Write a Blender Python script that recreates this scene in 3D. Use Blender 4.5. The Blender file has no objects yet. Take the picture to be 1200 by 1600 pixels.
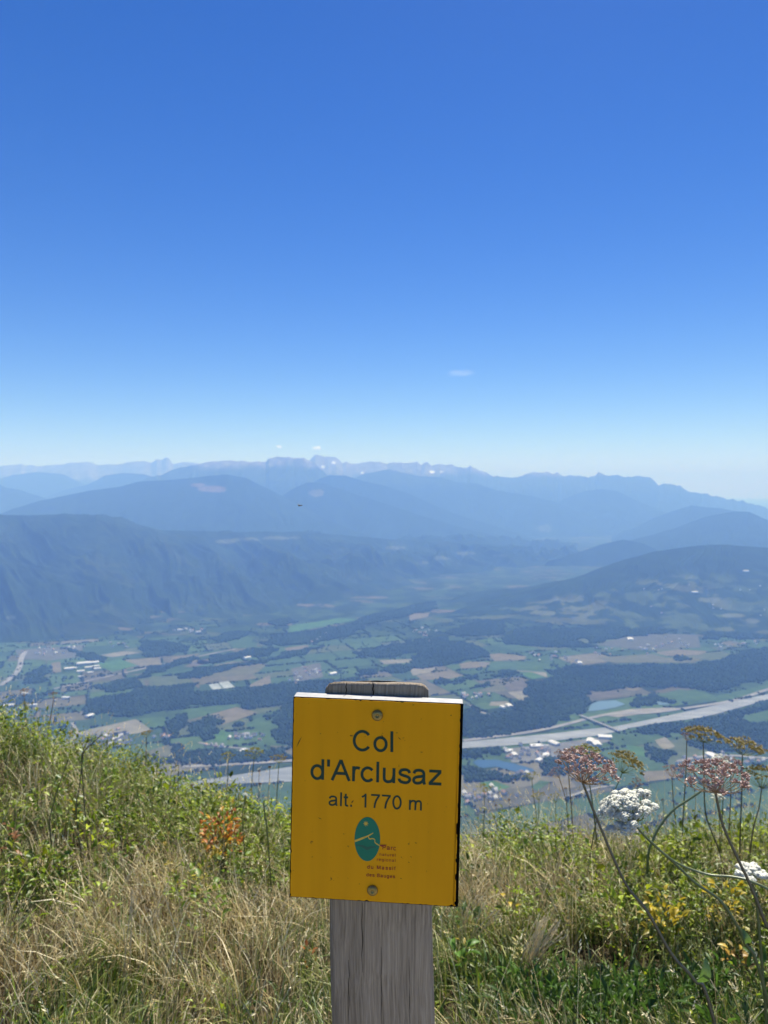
import bpy, math, random
import numpy as np
from math import radians, sin, cos, pi, sqrt, tan

# ------------------------------------------------------------------ camera, sky, sun, exposure
scene = bpy.context.scene
COL = scene.collection
F_PX = 800 / 18 * 26            # focal length in photograph pixels (26 mm equivalent, portrait)
PITCH = radians(2.0)
CZ = 1.45                       # eye height over the ground at the photographer's feet
FLOOR = -1450.0                 # the valley floor below the pass
SUN_EL, SUN_AZ = radians(52), radians(16)   # ahead of the camera, a little to the right

cd = bpy.data.cameras.new("camera")
cam = bpy.data.objects.new("camera", cd)
COL.objects.link(cam)
cam.location = (0, 0, CZ)
cam.rotation_euler = (radians(90) - PITCH, 0, 0)
cd.sensor_fit = 'VERTICAL'
cd.sensor_height = 36
cd.lens = 26
cd.clip_start = 0.05
cd.clip_end = 400000
cd.dof.use_dof = True
cd.dof.focus_distance = 0.90
cd.dof.aperture_fstop = 11.5
scene.camera = cam

world = bpy.data.worlds.new("World")
scene.world = world
world.use_nodes = True
wn = world.node_tree
bg = wn.nodes["Background"]
sky = wn.nodes.new("ShaderNodeTexSky")
sky.sky_type = 'NISHITA'
sky.sun_disc = False
sky.sun_elevation = SUN_EL
sky.sun_rotation = SUN_AZ
sky.altitude = 1770
sky.air_density = 1.0
sky.dust_density = 0.2
sky.ozone_density = 4.0
hsv = wn.nodes.new("ShaderNodeHueSaturation")      # the deep, saturated blue of a dry summer sky
hsv.inputs["Saturation"].default_value = 1.35
hsv.inputs["Hue"].default_value = 0.518
wn.links.new(sky.outputs[0], hsv.inputs["Color"])
wn.links.new(hsv.outputs[0], bg.inputs[0])
bg.inputs[1].default_value = 0.062

sl = bpy.data.lights.new("sun", 'SUN')
sl.energy = 5.0
sl.angle = radians(0.53)
sl.color = (1.0, 0.965, 0.91)
sun = bpy.data.objects.new("sun", sl)
COL.objects.link(sun)
sun.rotation_euler = (radians(90) - SUN_EL, 0, pi - SUN_AZ)
HAZE_DENSITY, HAZE_COLOR, HAZE_ANISO = 7.5e-5, (0.25, 0.47, 1.0), -0.12

scene.view_settings.view_transform = 'Standard'
scene.view_settings.look = 'None'
scene.view_settings.exposure = 0.90
scene.view_settings.gamma = 1.0
scene.cycles.max_bounces = 7
scene.cycles.transparent_max_bounces = 8
scene.cycles.volume_bounces = 3
scene.cycles.use_denoising = True

rng = np.random.default_rng(7)
random.seed(7)

# ------------------------------------------------------------------ helpers
def ray(px, py):
    """direction through a photograph pixel, scaled to one metre of depth along Y"""
    xc, yc = (px - 600) / F_PX, -(py - 800) / F_PX
    y = cos(PITCH) + yc * sin(PITCH)
    z = -sin(PITCH) + yc * cos(PITCH)
    return xc / y, z / y

def at(px, py, d):
    a, b = ray(px, py)
    if d > 17000: d = 17000 + (d - 17000) * 0.72
    return (a * d, d, CZ + b * d)

def on_floor(px, py):
    a, b = ray(px, py)
    d = (FLOOR - CZ) / b
    return (a * d, d)

_tab = np.random.default_rng(3).random((256, 256))
def vnoise(x, y):
    xi, yi = np.floor(x).astype(int), np.floor(y).astype(int)
    fx, fy = x - xi, y - yi
    fx, fy = fx * fx * (3 - 2 * fx), fy * fy * (3 - 2 * fy)
    a = _tab[xi & 255, yi & 255]; b = _tab[(xi + 1) & 255, yi & 255]
    c = _tab[xi & 255, (yi + 1) & 255]; d = _tab[(xi + 1) & 255, (yi + 1) & 255]
    return (a * (1 - fx) + b * fx) * (1 - fy) + (c * (1 - fx) + d * fx) * fy
def fbm(x, y, o=5, g=0.5):
    s, a, t = 0, 1.0, 0
    for i in range(o):
        s = s + a * vnoise(x + 17.3 * i, y - 9.1 * i); t += a
        a *= g; x = x * 2.03; y = y * 2.03
    return s / t
def ridged(x, y, o=5):
    s, a, t = 0, 1.0, 0
    for i in range(o):
        s = s + a * (1 - np.abs(2 * vnoise(x + 31.7 * i, y + 5.3 * i) - 1)); t += a
        a *= 0.5; x = x * 2.1; y = y * 2.1
    return s / t
def sstep(a, b, x):
    t = np.clip((x - a) / (b - a), 0, 1)
    return t * t * (3 - 2 * t)

def npmesh(name, V, loops, counts, mat, parent=None, cols=None, smooth=True):
    """one mesh object from flat numpy arrays"""
    me = bpy.data.meshes.new(name)
    V = np.asarray(V, dtype=np.float32).reshape(-1, 3)
    loops = np.asarray(loops, dtype=np.int32).ravel()
    counts = np.asarray(counts, dtype=np.int32).ravel()
    me.vertices.add(len(V)); me.vertices.foreach_set("co", V.ravel())
    me.loops.add(len(loops)); me.loops.foreach_set("vertex_index", loops)
    me.polygons.add(len(counts))
    st = np.concatenate([[0], np.cumsum(counts)[:-1]]).astype(np.int32)
    me.polygons.foreach_set("loop_start", st)
    me.polygons.foreach_set("use_smooth", np.full(len(counts), smooth))
    me.update(calc_edges=True)
    if cols is not None:
        ca = me.color_attributes.new("Col", 'FLOAT_COLOR', 'POINT')
        c4 = np.ones((len(V), 4), dtype=np.float32); c4[:, :3] = cols
        ca.data.foreach_set("color", c4.ravel())
    o = bpy.data.objects.new(name, me)
    COL.objects.link(o)
    for m in (mat if isinstance(mat, (list, tuple)) else [mat]):
        me.materials.append(m)
    if parent is not None:
        o.parent = parent
    return o

def pymesh(name, V, Fc, mat, parent=None, smooth=False, cols=None):
    return npmesh(name, V, [i for f in Fc for i in f], [len(f) for f in Fc], mat, parent, cols, smooth)

def grid_faces(nu, nv):
    i = np.arange(nu - 1)[:, None] * nv + np.arange(nv - 1)[None, :]
    return np.stack([i, i + nv, i + nv + 1, i + 1], -1).reshape(-1, 4)

def tag(o, label=None, cat=None, group=None, kind=None):
    if label: o["label"] = label
    if cat: o["category"] = cat
    if group: o["group"] = group
    if kind: o["kind"] = kind
    return o

def empty(name, loc=(0, 0, 0)):
    o = bpy.data.objects.new(name, None)
    COL.objects.link(o); o.location = loc
    o.empty_display_size = 0.1
    return o

def inside(poly, x, y):
    x = np.asarray(x); y = np.asarray(y)
    r = np.zeros(x.shape, bool); n = len(poly); j = n - 1
    for i in range(n):
        xi, yi = poly[i]; xj, yj = poly[j]
        c = ((yi > y) != (yj > y)) & (x < (xj - xi) * (y - yi) / (yj - yi + 1e-12) + xi)
        r ^= c; j = i
    return r

# ------------------------------------------------------------------ materials
def new_mat(name):
    m = bpy.data.materials.new(name); m.use_nodes = True
    nt = m.node_tree
    b = nt.nodes["Principled BSDF"]
    return m, nt, b
def N(nt, t, **kw):
    n = nt.nodes.new(t)
    for k, v in kw.items(): setattr(n, k, v)
    return n
def plain(name, col, rough=0.6, spec=0.3, metal=0.0):
    m, nt, b = new_mat(name)
    b.inputs["Base Color"].default_value = (*col, 1)
    b.inputs["Roughness"].default_value = rough
    b.inputs["Specular IOR Level"].default_value = spec
    b.inputs["Metallic"].default_value = metal
    return m
def mottled(name, c1, c2, scale, rough=0.9, spec=0.1, detail=4, coord='Object', stretch=(1, 1, 1), bump=0.0):
    m, nt, b = new_mat(name)
    tc = N(nt, "ShaderNodeTexCoord"); mp = N(nt, "ShaderNodeMapping")
    mp.inputs["Scale"].default_value = stretch
    nz = N(nt, "ShaderNodeTexNoise"); nz.inputs["Scale"].default_value = scale; nz.inputs["Detail"].default_value = detail
    rp = N(nt, "ShaderNodeValToRGB")
    rp.color_ramp.elements[0].position = 0.35; rp.color_ramp.elements[1].position = 0.65
    rp.color_ramp.elements[0].color = (*c1, 1); rp.color_ramp.elements[1].color = (*c2, 1)
    L = nt.links.new
    L(tc.outputs[coord], mp.inputs[0]); L(mp.outputs[0], nz.inputs[0]); L(nz.outputs[0], rp.inputs[0]); L(rp.outputs[0], b.inputs["Base Color"])
    b.inputs["Roughness"].default_value = rough; b.inputs["Specular IOR Level"].default_value = spec
    if bump:
        bp = N(nt, "ShaderNodeBump"); bp.inputs["Strength"].default_value = bump
        L(nz.outputs[0], bp.inputs["Height"]); L(bp.outputs[0], b.inputs["Normal"])
    return m
def vcol(name, nscale=0.01, namt=0.35, rough=1.0, spec=0.0):
    """colour attribute times fine noise"""
    m, nt, b = new_mat(name)
    L = nt.links.new
    at_ = N(nt, "ShaderNodeAttribute", attribute_name="Col")
    tc = N(nt, "ShaderNodeTexCoord")
    nz = N(nt, "ShaderNodeTexNoise"); nz.inputs["Scale"].default_value = nscale; nz.inputs["Detail"].default_value = 5
    mr = N(nt, "ShaderNodeMapRange"); mr.inputs[1].default_value = 0.3; mr.inputs[2].default_value = 0.7
    mr.inputs[3].default_value = 1 - namt; mr.inputs[4].default_value = 1 + namt
    mx = N(nt, "ShaderNodeMix", data_type='RGBA', blend_type='MULTIPLY'); mx.inputs[0].default_value = 1
    L(tc.outputs["Object"], nz.inputs[0]); L(nz.outputs[0], mr.inputs[0])
    L(at_.outputs["Color"], mx.inputs[6]); L(mr.outputs[0], mx.inputs[7]); L(mx.outputs[2], b.inputs["Base Color"])
    b.inputs["Roughness"].default_value = rough; b.inputs["Specular IOR Level"].default_value = spec
    return m
def leafy(name, trans=0.45, gloss=0.06, col=None, rough=0.45):
    """thin plant tissue: diffuse + translucent + a little sheen; colour from the Col attribute or a fixed tint"""
    m = bpy.data.materials.new(name); m.use_nodes = True
    nt = m.node_tree; L = nt.links.new
    nt.nodes.remove(nt.nodes["Principled BSDF"])
    out = nt.nodes["Material Output"]
    d = N(nt, "ShaderNodeBsdfDiffuse"); t = N(nt, "ShaderNodeBsdfTranslucent"); g = N(nt, "ShaderNodeBsdfGlossy")
    g.inputs["Roughness"].default_value = rough; g.inputs["Color"].default_value = (0.9, 0.9, 0.9, 1)
    m1 = N(nt, "ShaderNodeMixShader"); m1.inputs[0].default_value = trans
    m2 = N(nt, "ShaderNodeMixShader"); m2.inputs[0].default_value = gloss
    if col is None:
        a = N(nt, "ShaderNodeAttribute", attribute_name="Col")
        L(a.outputs["Color"], d.inputs[0]); L(a.outputs["Color"], t.inputs[0])
    else:
        tc = N(nt, "ShaderNodeTexCoord"); nz = N(nt, "ShaderNodeTexNoise"); nz.inputs["Scale"].default_value = 120
        mr = N(nt, "ShaderNodeMapRange"); mr.inputs[3].default_value = 0.6; mr.inputs[4].default_value = 1.4
        mx = N(nt, "ShaderNodeMix", data_type='RGBA', blend_type='MULTIPLY'); mx.inputs[0].default_value = 1
        mx.inputs[6].default_value = (*col, 1)
        L(tc.outputs["Object"], nz.inputs[0]); L(nz.outputs[0], mr.inputs[0]); L(mr.outputs[0], mx.inputs[7])
        L(mx.outputs[2], d.inputs[0]); L(mx.outputs[2], t.inputs[0])
    L(d.outputs[0], m1.inputs[1]); L(t.outputs[0], m1.inputs[2])
    L(m1.outputs[0], m2.inputs[1]); L(g.outputs[0], m2.inputs[2]); L(m2.outputs[0], out.inputs[0])
    return m

M = {}
M['mountain'] = vcol("mountain_cover", 0.004, 0.35)
M['canopy'] = vcol("tree_canopy", 0.02, 0.3)
M['field_ground'] = None

# ------------------------------------------------------------------ the valley floor
def valley_material():
    m, nt, b = new_mat("valley_land")
    L = nt.links.new
    tc = N(nt, "ShaderNodeTexCoord")
    mp = N(nt, "ShaderNodeMapping"); mp.inputs["Rotation"].default_value = (0, 0, radians(24)); mp.inputs["Scale"].default_value = (1 / 420, 1 / 200, 1)
    vo = N(nt, "ShaderNodeTexVoronoi", feature='F1', voronoi_dimensions='2D', distance='CHEBYCHEV'); vo.inputs["Scale"].default_value = 1
    rp = N(nt, "ShaderNodeValToRGB"); rp.color_ramp.interpolation = 'CONSTANT'
    els = [(0, (.030, .052, .021)), (.22, (.038, .062, .023)), (.42, (.024, .042, .017)), (.55, (.075, .068, .044)), (.68, (.034, .056, .021)), (.82, (.052, .066, .03)), (.93, (.10, .085, .06))]
    rp.color_ramp.elements[0].color = (*els[0][1], 1)
    rp.color_ramp.elements[1].position = els[1][0]; rp.color_ramp.elements[1].color = (*els[1][1], 1)
    for p, c in els[2:]:
        e = rp.color_ramp.elements.new(p); e.color = (*c, 1)
    sp = N(nt, "ShaderNodeSeparateColor")
    nz = N(nt, "ShaderNodeTexNoise"); nz.inputs["Scale"].default_value = 0.0034; nz.inputs["Detail"].default_value = 8; nz.inputs["Roughness"].default_value = 0.62
    wr = N(nt, "ShaderNodeMapRange"); wr.inputs[1].default_value = 0.49; wr.inputs[2].default_value = 0.515
    mx = N(nt, "ShaderNodeMix", data_type='RGBA'); mx.inputs[7].default_value = (.016, .027, .013, 1)
    L(tc.outputs["Object"], mp.inputs[0]); L(mp.outputs[0], vo.inputs["Vector"]); L(vo.outputs["Color"], sp.inputs[0]); L(sp.outputs[0], rp.inputs[0])
    L(tc.outputs["Object"], nz.inputs[0]); L(nz.outputs[0], wr.inputs[0]); L(wr.outputs[0], mx.inputs[0]); L(rp.outputs[0], mx.inputs[6])
    L(mx.outputs[2], b.inputs["Base Color"])
    b.inputs["Roughness"].default_value = 1; b.inputs["Specular IOR Level"].default_value = 0
    return m
S = 88000
valley = pymesh("valley_floor", [(-S, -9000, FLOOR), (S, -9000, FLOOR), (S, S, FLOOR), (-S, S, FLOOR)], [(0, 1, 2, 3)], valley_material())
tag(valley, "hazy flat valley floor of meadows, crops and woods far below the pass", kind='structure')

# woods traced on the valley floor (photograph pixels, laid on the floor plane)
WOODS = [
 [(40,1055),(68,1040),(75,1045),(70,1068),(36,1068)],
 [(0,1102),(20,1090),(50,1088),(95,1078),(60,1098),(20,1105)],
 [(160,1070),(215,1062),(220,1075),(180,1082),(160,1080)],
 [(132,1100),(150,1090),(200,1084),(220,1074),(260,1072),(311,1068),(296,1081),(324,1082),(370,1079),(424,1070),(560,1060),(600,1075),(590,1098),(458,1098),(393,1109),(372,1101),(320,1103),(289,1105),(240,1115),(205,1121),(180,1120),(175,1112),(155,1116),(132,1117)],
 [(145,1073),(200,1060),(232,1051),(262,1043),(262,1048),(200,1066),(150,1078)],
 [(231,1046),(257,1038.6),(306,1025.6),(311,1029),(274,1042),(233,1050.5)],
 [(281,1053),(317,1044),(372,1037.5),(480,1018),(480,1023),(372,1042),(311,1061),(281,1061)],
 [(328,1027),(415,1011.5),(437,1014),(421,1024.5),(385,1027),(333,1037)],
 [(328,998.5),(359,988),(393,986.6),(376,998.5),(341,1005)],
 [(415,972.5),(450,966),(467,972.5),(432,979)],
 [(404,1005),(480,985.5),(480,1005),(432,1011)],
 [(220,1000),(262,1003),(300,1013),(290,1019),(245,1027),(220,1025)],
 [(254,1136),(279,1114),(294.5,1125),(292,1134),(279,1143),(279,1156),(267,1154)],
 [(294.5,1136),(312.5,1125),(335,1120.5),(344,1129.5),(335,1138.5),(335,1154),(317,1159),(297,1145)],
 [(362,1134),(380,1127),(383,1133),(364,1138.5)],
 [(432,1120),(438,1105),(480,1098),(600,1098),(600,1165),(470,1170),(450,1168),(433,1155)],
 [(222,1186),(267,1179),(344,1172),(371,1177),(447,1170),(454,1188),(380,1192.5),(290,1195),(227,1195)],
 [(264,1165),(280,1166),(282,1176),(266,1176)],
 [(412,1122),(425,1110),(434,1113),(420,1127)],
 # the big wood above the river
 [(849,1064),(858,1060),(860,1049),(886,1040.5),(920,1042),(967,1039),(1037,1039),(1088,1039),(1130,1029),(1153,1018),(1200,1013),(1330,1005),(1330,1040),(1200,1062),(1142,1074),(1118,1083),(1061,1074),(1035,1076),(1005,1071),(977,1076),(957,1078),(920,1082),(922,1092),(920,1100),(916,1114),(890,1118),(888,1126),(848,1140),(780,1150),(724,1154),(600,1160),(600,1118),(724,1118),(768,1118),(790,1112),(812,1116),(800,1100),(832,1092),(821,1079.5),(825,1066.5)],
 [(985,1143),(1060,1130),(1113,1123),(1157,1112),(1200,1098),(1330,1075),(1330,1085),(1200,1110),(1160,1118),(1165,1130),(1200,1130),(1330,1128),(1330,1160),(1200,1160),(1126,1155),(1092,1160),(1060,1147),(1010,1150)],
 [(1010,1165),(1050,1175),(1045,1190),(1020,1190),(1008,1175)],
 [(980,1100),(1022,1085),(1035,1092),(1060,1098),(1024,1103),(985,1107)],
 [(724,1172),(780,1169),(786,1178),(740,1184),(724,1185)],
 [(724,1201),(738,1196),(760,1205),(800,1212),(830,1215),(790,1225),(760,1222),(724,1228)],
 [(836,1196),(880,1182),(940,1178),(960,1190),(920,1200),(880,1212),(845,1212)],
 [(680,1006),(723,1001.5),(762,1019),(760,1027),(715,1034),(680,1043),(640,1045),(650,1020)],
 [(697,988.5),(745,969),(784,967),(788,978),(784,993),(712,995)],
 [(786,995),(842,980),(866,984),(918,982),(940,978),(940,995),(897,1001),(935,1012),(875,1012),(832,1010),(788,1006)],
 [(920,985),(943,975),(990,970),(1065,968),(1100,965),(1118,973),(1074,983),(1037,990),(967,997),(920,1006)],
 [(1102,988),(1153,980),(1165,987),(1200,989),(1330,985),(1330,999),(1200,999),(1130,997),(1102,1001)],
 [(769,1053.5),(788,1048),(810,1051),(793,1058),(773,1060)],
 [(708,1062),(745,1054.6),(747,1058),(710,1066.5)],
 [(743,1073),(764.5,1066.5),(767,1070),(745,1075)],
 [(680,1062),(693,1060),(708,1066),(693,1071),(680,1069)],
 [(553,1021),(592,1010.5),(635,1004),(678,997.5),(700,995),(700,1010),(613,1026),(587,1030)],
 [(555,1049.5),(592,1047),(589.5,1054),(561,1056)],
 [(596,1043),(626,1039),(657,1041),(635,1052),(598,1052)],
 [(440,991),(494,984.5),(548,976),(574,961),(613,956),(635,948),(680,940),(680,952),(635,963),(574,976),(548,993),(494,1004),(453,1008)],
 [(440,1021),(516,1008),(483,1017),(440,1028)],
 [(1075,1160),(1130,1162),(1200,1165),(1330,1165),(1330,1180),(1140,1176),(1085,1172)],
 [(724,1110),(745,1104),(768,1112),(740,1118),(724,1118)],
 [(1050,1028),(1070,1026),(1082,1030),(1060,1033)],
 [(100,1012),(130,1020),(170,1028),(165,1036),(130,1030)],
]
WOODS_XY = [[on_floor(*p) for p in w] for w in WOODS]

# fields: (pixel polygon, colour)
T, P, G, B, O, U, W_ = (.122, .108, .070), (.160, .150, .110), (.046, .082, .033), (.050, .104, .032), (.088, .090, .050), (.088, .080, .066), (.24, .265, .26)
FIELDS = [
 ([(120,1145),(212,1124),(237,1141),(217,1146),(185,1150),(125,1149)], P),
 ([(315,1120.5),(369,1105),(402.5,1114),(357.5,1129.5),(346,1134),(345,1126),(355,1120),(340,1117)], T),
 ([(216,1123),(254,1120.5),(267.5,1129.5),(254,1136),(238,1138.5)], G),
 ([(288,1109),(371,1100),(366,1105),(315,1120),(294,1125),(281,1114)], G),
 ([(384,1132),(434,1107),(436,1125),(409,1141),(387,1136)], G),
 ([(409,1143),(432,1129.5),(433,1159),(456,1165.5),(402,1165.5)], G),
 ([(335,1145),(348.5,1141),(362,1147.5),(353,1159),(335,1159)], B),
 ([(222,1177),(279,1159),(290,1165.5),(285.5,1177),(227,1186)], O),
 ([(326,1070),(340,1067.5),(348,1077),(333,1079)], W_), ([(342,1067),(356.5,1064.6),(367,1074),(350,1076.6)], W_),
 ([(265.5,1033),(270,1027),(313,1021),(302,1029),(274,1034)], T),
 ([(287,1042),(311,1031),(333,1034),(317.5,1038.6),(300,1043)], U),
 ([(311,1031),(333,1034),(317.5,1038.6),(306,1037)], P),
 ([(333,1040),(369.5,1033),(341,1042)], P),
 ([(152,1036),(188,1030),(216,1040),(176,1050),(164,1044)], B),
 ([(80,1036),(94,1034),(96,1050),(82,1052)], T),
 ([(156,1024),(192,1018),(220,1020),(176,1027)], P),
 ([(444,1013),(481,1008),(483,1013),(449,1018)], T),
 ([(389,1042),(419,1037.5),(400,1052.7),(322,1058),(317.5,1055)], O),
 ([(391,1070),(421.5,1055),(424,1068),(389,1076.5)], T),
 ([(717,1038),(734,1034),(767,1035),(760,1043),(721,1045)], T),
 ([(762,1023),(780,1021),(823,1026),(819,1031),(773,1033)], T),
 ([(650,1056),(697,1049),(725.5,1055.7),(702,1061),(660,1063)], T),
 ([(786,1071),(819,1062),(825,1073),(814,1079.5),(795,1079.5)], U),
 ([(793,1082),(819,1079.5),(832,1090),(814,1096)], P),
 ([(814,1053.5),(827,1050),(851,1058),(832,1062)], B),
 ([(797,1047),(853,1051),(855.5,1059),(832,1051),(810,1049)], P),
 ([(745,1079.5),(784,1069),(793,1079.5),(767,1082)], O),
 ([(767,1097),(793,1096),(797,1103),(764.5,1103)], P),
 ([(767,1034),(827,1034),(860,1038),(858,1047),(797,1045),(762,1049)], G),
 ([(1023,1020),(1060,1015),(1107,1018),(1093,1023.5),(1041,1025)], T),
 ([(930,1028),(1020,1022),(1040,1028),(1100,1027),(1085,1036),(960,1036)], O),
 ([(918,1085),(957,1079),(975,1086),(962,1090),(925,1091)], U),
 ([(975,1078),(990,1074),(1006,1076),(990,1080)], T),
 ([(1031,1085),(1061,1078),(1090,1081),(1120,1087),(1087,1096),(1061,1096)], G),
 ([(1118,1088),(1200,1070),(1330,1045),(1330,1056),(1200,1076),(1152,1092),(1120,1099)], G),
 ([(1160,1119),(1200,1111),(1330,1090),(1330,1126),(1200,1129),(1166,1129)], G),
 ([(975,1164),(1005,1168),(1009,1183),(992,1181)], B),
 ([(1023,1157),(1040,1152),(1055,1167),(1040,1172),(1030,1166)], P),
 ([(750,1224),(770,1220),(798,1230),(772,1238)], B),
 ([(828,1230),(844,1220),(860,1222),(840,1236)], G),
 ([(724,1204),(752,1204),(768,1206),(764,1216),(724,1218)], G),
 ([(864,1218),(890,1218),(900,1230),(872,1236)], T),
 ([(960,1196),(1010,1190),(1030,1200),(990,1212)], G), ([(1000,1206),(1050,1204),(1060,1216),(1010,1222)], T),
 ([(453,978),(530,966),(560,968),(500,980),(450,990)], B),
 ([(580,962),(640,950),(665,944),(640,956),(590,966)], B),
 ([(640,962),(672,957),(668,964),(640,970)], T),
 ([(592,1032),(650,1030),(660,1034),(600,1038)], P),
 ([(936,1117),(985,1108.5),(1040,1106),(1070,1107),(1010,1115),(965,1121)], (.20, .19, .165)),
 ([(786,1171),(868,1162),(940,1152),(955,1158),(900,1172),(862,1190),(800,1192)], (.125, .125, .115)),
 ([(24,1016),(130,1008),(128,1026),(80,1032),(30,1030)], (.085, .088, .075)),
 ([(455,1045),(500,1036),(505,1058),(460,1066)], (.09, .09, .08)),
 ([(930,1008),(1000,990),(1090,992),(1095,1012),(1000,1016)], (.075, .078, .062)),
 ([(150,1150),(198,1142),(205,1164),(155,1172)], (.075, .078, .075)),
 ([(640,1046),(680,1042),(676,1050),(645,1056)], P),
]
def field_obj(poly, col, z, name="field"):
    key = tuple(round(c, 3) for c in col)
    if key not in field_obj.mats:
        field_obj.mats[key] = mottled("crop_%d" % len(field_obj.mats), tuple(c * 0.82 for c in col), tuple(min(1, c * 1.18) for c in col), 0.012, 1.0, 0.0)
    cx = sum(p[0] for p in poly) / len(poly); cy = sum(p[1] for p in poly) / len(poly)
    o = pymesh(name, [(p[0] - cx, p[1] - cy, 0) for p in poly], [tuple(range(len(poly)))], field_obj.mats[key], valley)
    o.location = (cx, cy, z)
    o["kind"] = 'structure'
    if o.data.polygons[0].normal.z < 0: o.data.flip_normals()
    return o
field_obj.mats = {}
FIELDS_XY = [([on_floor(*p) for p in poly], c) for poly, c in FIELDS]
for poly, c in FIELDS_XY:
    field_obj(poly, c, FLOOR + 2.0)

# river, lake, ponds
def water_mat(name, col, rough, noise=0.02):
    m, nt, b = new_mat(name)
    b.inputs["Base Color"].default_value = (*col, 1); b.inputs["Roughness"].default_value = rough
    b.inputs["IOR"].default_value = 1.33
    return m
M['river'] = mottled("silty_river", (.085, .10, .115), (.165, .18, .19), 0.011, 0.6, 0.2, stretch=(.5, 1.2, 1), detail=6)
M['lake'] = water_mat("lake_water", (.012, .05, .10), .25)
M['pond'] = water_mat("pond_water", (.05, .105, .13), .3)
RU = [(2600,905),(2000,960),(1500,1022),(1330,1058),(1200,1085),(1130,1100),(1065,1114),(1010,1126),(960,1136),(920,1140),(870,1146),(830,1150),(780,1155),(724,1160),(590,1176),(454,1199),(346,1215),(200,1238),(0,1270)]
RL = [(2600,910),(2000,967),(1500,1031),(1330,1066),(1200,1094),(1163,1104),(1120,1116),(1089,1123),(1030,1130),(985,1138),(968,1143),(932,1150),(868,1158),(790,1166),(724,1170),(590,1192),(454,1222),(346,1226),(200,1250),(0,1284)]
RIVER_XY = [on_floor(*p) for p in RU] + [on_floor(*p) for p in reversed(RL)]
def flat(name, poly, z, mat, label):
    from mathutils.geometry import tessellate_polygon
    from mathutils import Vector
    V = [(p[0], p[1], z) for p in poly]
    Fc = [tuple(t) for t in tessellate_polygon([[Vector(v) for v in V]])]
    o = pymesh(name, V, Fc, mat)
    for p in o.data.polygons:
        if p.normal.z < 0: p.flip()
    tag(o, label, kind='structure')
    return o
flat("river", RIVER_XY, FLOOR + 3.0, M['river'], "broad pale grey river winding across the valley behind the sign")
LAKE = [on_floor(*p) for p in [(738,1192),(746,1188),(776,1188),(804,1194),(832,1202),(836,1206),(806,1207),(776,1199),(752,1201)]]
POND = [on_floor(*p) for p in [(918,1112),(924,1100),(936,1096),(962,1095),(977,1101),(962,1106),(940,1110)]]
POND2 = [on_floor(*p) for p in [(1024.5,1100),(1027,1096),(1044,1099),(1047,1102),(1031,1102)]]
flat("lake", LAKE, FLOOR + 3.2, M['lake'], "dark blue lake below the riverside town")
flat("lake", POND, FLOOR + 3.2, M['pond'], "pale turquoise pond between the wood and the gravel works")
flat("lake", POND2, FLOOR + 3.2, M['pond'], "small turquoise pond below the green field across the river")

# roads
M['road'] = mottled("pale_asphalt", (.17, .165, .16), (.23, .225, .21), 0.01, 1.0, 0.0)
def strip(pts, w):
    p = np.array(pts, float)
    # smooth by subdivision
    for _ in range(2):
        q = [p[0]]
        for a, b in zip(p[:-1], p[1:]):
            q += [a * .75 + b * .25, a * .25 + b * .75]
        q.append(p[-1]); p = np.array(q)
    t = np.gradient(p, axis=0); t /= np.linalg.norm(t, axis=1)[:, None]
    n = np.stack([-t[:, 1], t[:, 0]], 1) * w / 2
    return p + n, p - n
def road(px, w, label, z=4.0, mat=None):
    l, r = strip([on_floor(*p) for p in px], w)
    n = len(l); V = [(a[0], a[1], FLOOR + z) for a in l] + [(a[0], a[1], FLOOR + z) for a in r]
    o = pymesh("road", V, [(n + i, n + i + 1, i + 1, i) for i in range(n - 1)], mat or M['road'])
    for p in o.data.polygons:
        if p.normal.z < 0: p.flip()
    tag(o, label, kind='structure')
road([(724,1158),(780,1151),(840,1143),(890,1131),(920,1123),(960,1114.5),(1009,1116),(1081,1106),(1135,1098),(1174,1087),(1200,1077),(1330,1048)], 34, "pale motorway running beside the river")
road([(0,1072),(12,1064),(26,1052),(32,1040),(33,1028),(40,1018)], 40, "wide pale road climbing past the village by the wooded mountain foot")
road([(84,1077),(130,1066),(190,1053),(240,1042),(300,1028),(370,1014)], 26, "straight pale road below the white factory")
road([(285,1199),(389,1194),(500,1186)], 30, "pale lane along the near bank of the river")
road([(310,1161),(335,1166),(352,1168),(400,1172)], 18, "lane leading past the farm below the small wood")
road([(880,1248),(905,1240),(930,1232),(960,1228)], 16, "lane across the fields behind the pink umbels")
road([(1060,1190),(1110,1180),(1160,1182),(1200,1186),(1330,1190)], 26, "pale road through the far riverside settlement")
road([(100,1165),(122,1150),(118,1138),(112,1130)], 18, "narrow lane beside the tan field")
road([(735,1102),(748,1112),(765,1118)], 22, "pale farm track between the vineyards")

# parcels filling the rest of the floor, real size, oriented along the valley
def parcels():
    out = []
    R = radians(22); c, s = cos(R), sin(R)
    def rec(x0, y0, x1, y1, depth):
        w, h = x1 - x0, y1 - y0
        big = 250 + 230 * rng.random()
        if max(w, h) < big or depth > 9:
            out.append((x0, y0, x1, y1)); return
        t = 0.35 + 0.3 * rng.random()
        if w > h * (1.1 + .6 * rng.random()):
            m = x0 + w * t; rec(x0, y0, m, y1, depth + 1); rec(m, y0, x1, y1, depth + 1)
        else:
            m = y0 + h * t; rec(x0, y0, x1, m, depth + 1); rec(x0, m, x1, y1, depth + 1)
    rec(-3000, 1500, 7500, 8500, 0)
    res = []
    for (x0, y0, x1, y1) in out:
        g = 5
        q = [(x0 + g, y0 + g), (x1 - g, y0 + g), (x1 - g, y1 - g), (x0 + g, y1 - g)]
        q = [(a + 14 * rng.normal(), b + 14 * rng.normal()) for a, b in q]
        res.append([(a * c - b * s, a * s + b * c) for a, b in q])
    return res
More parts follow.
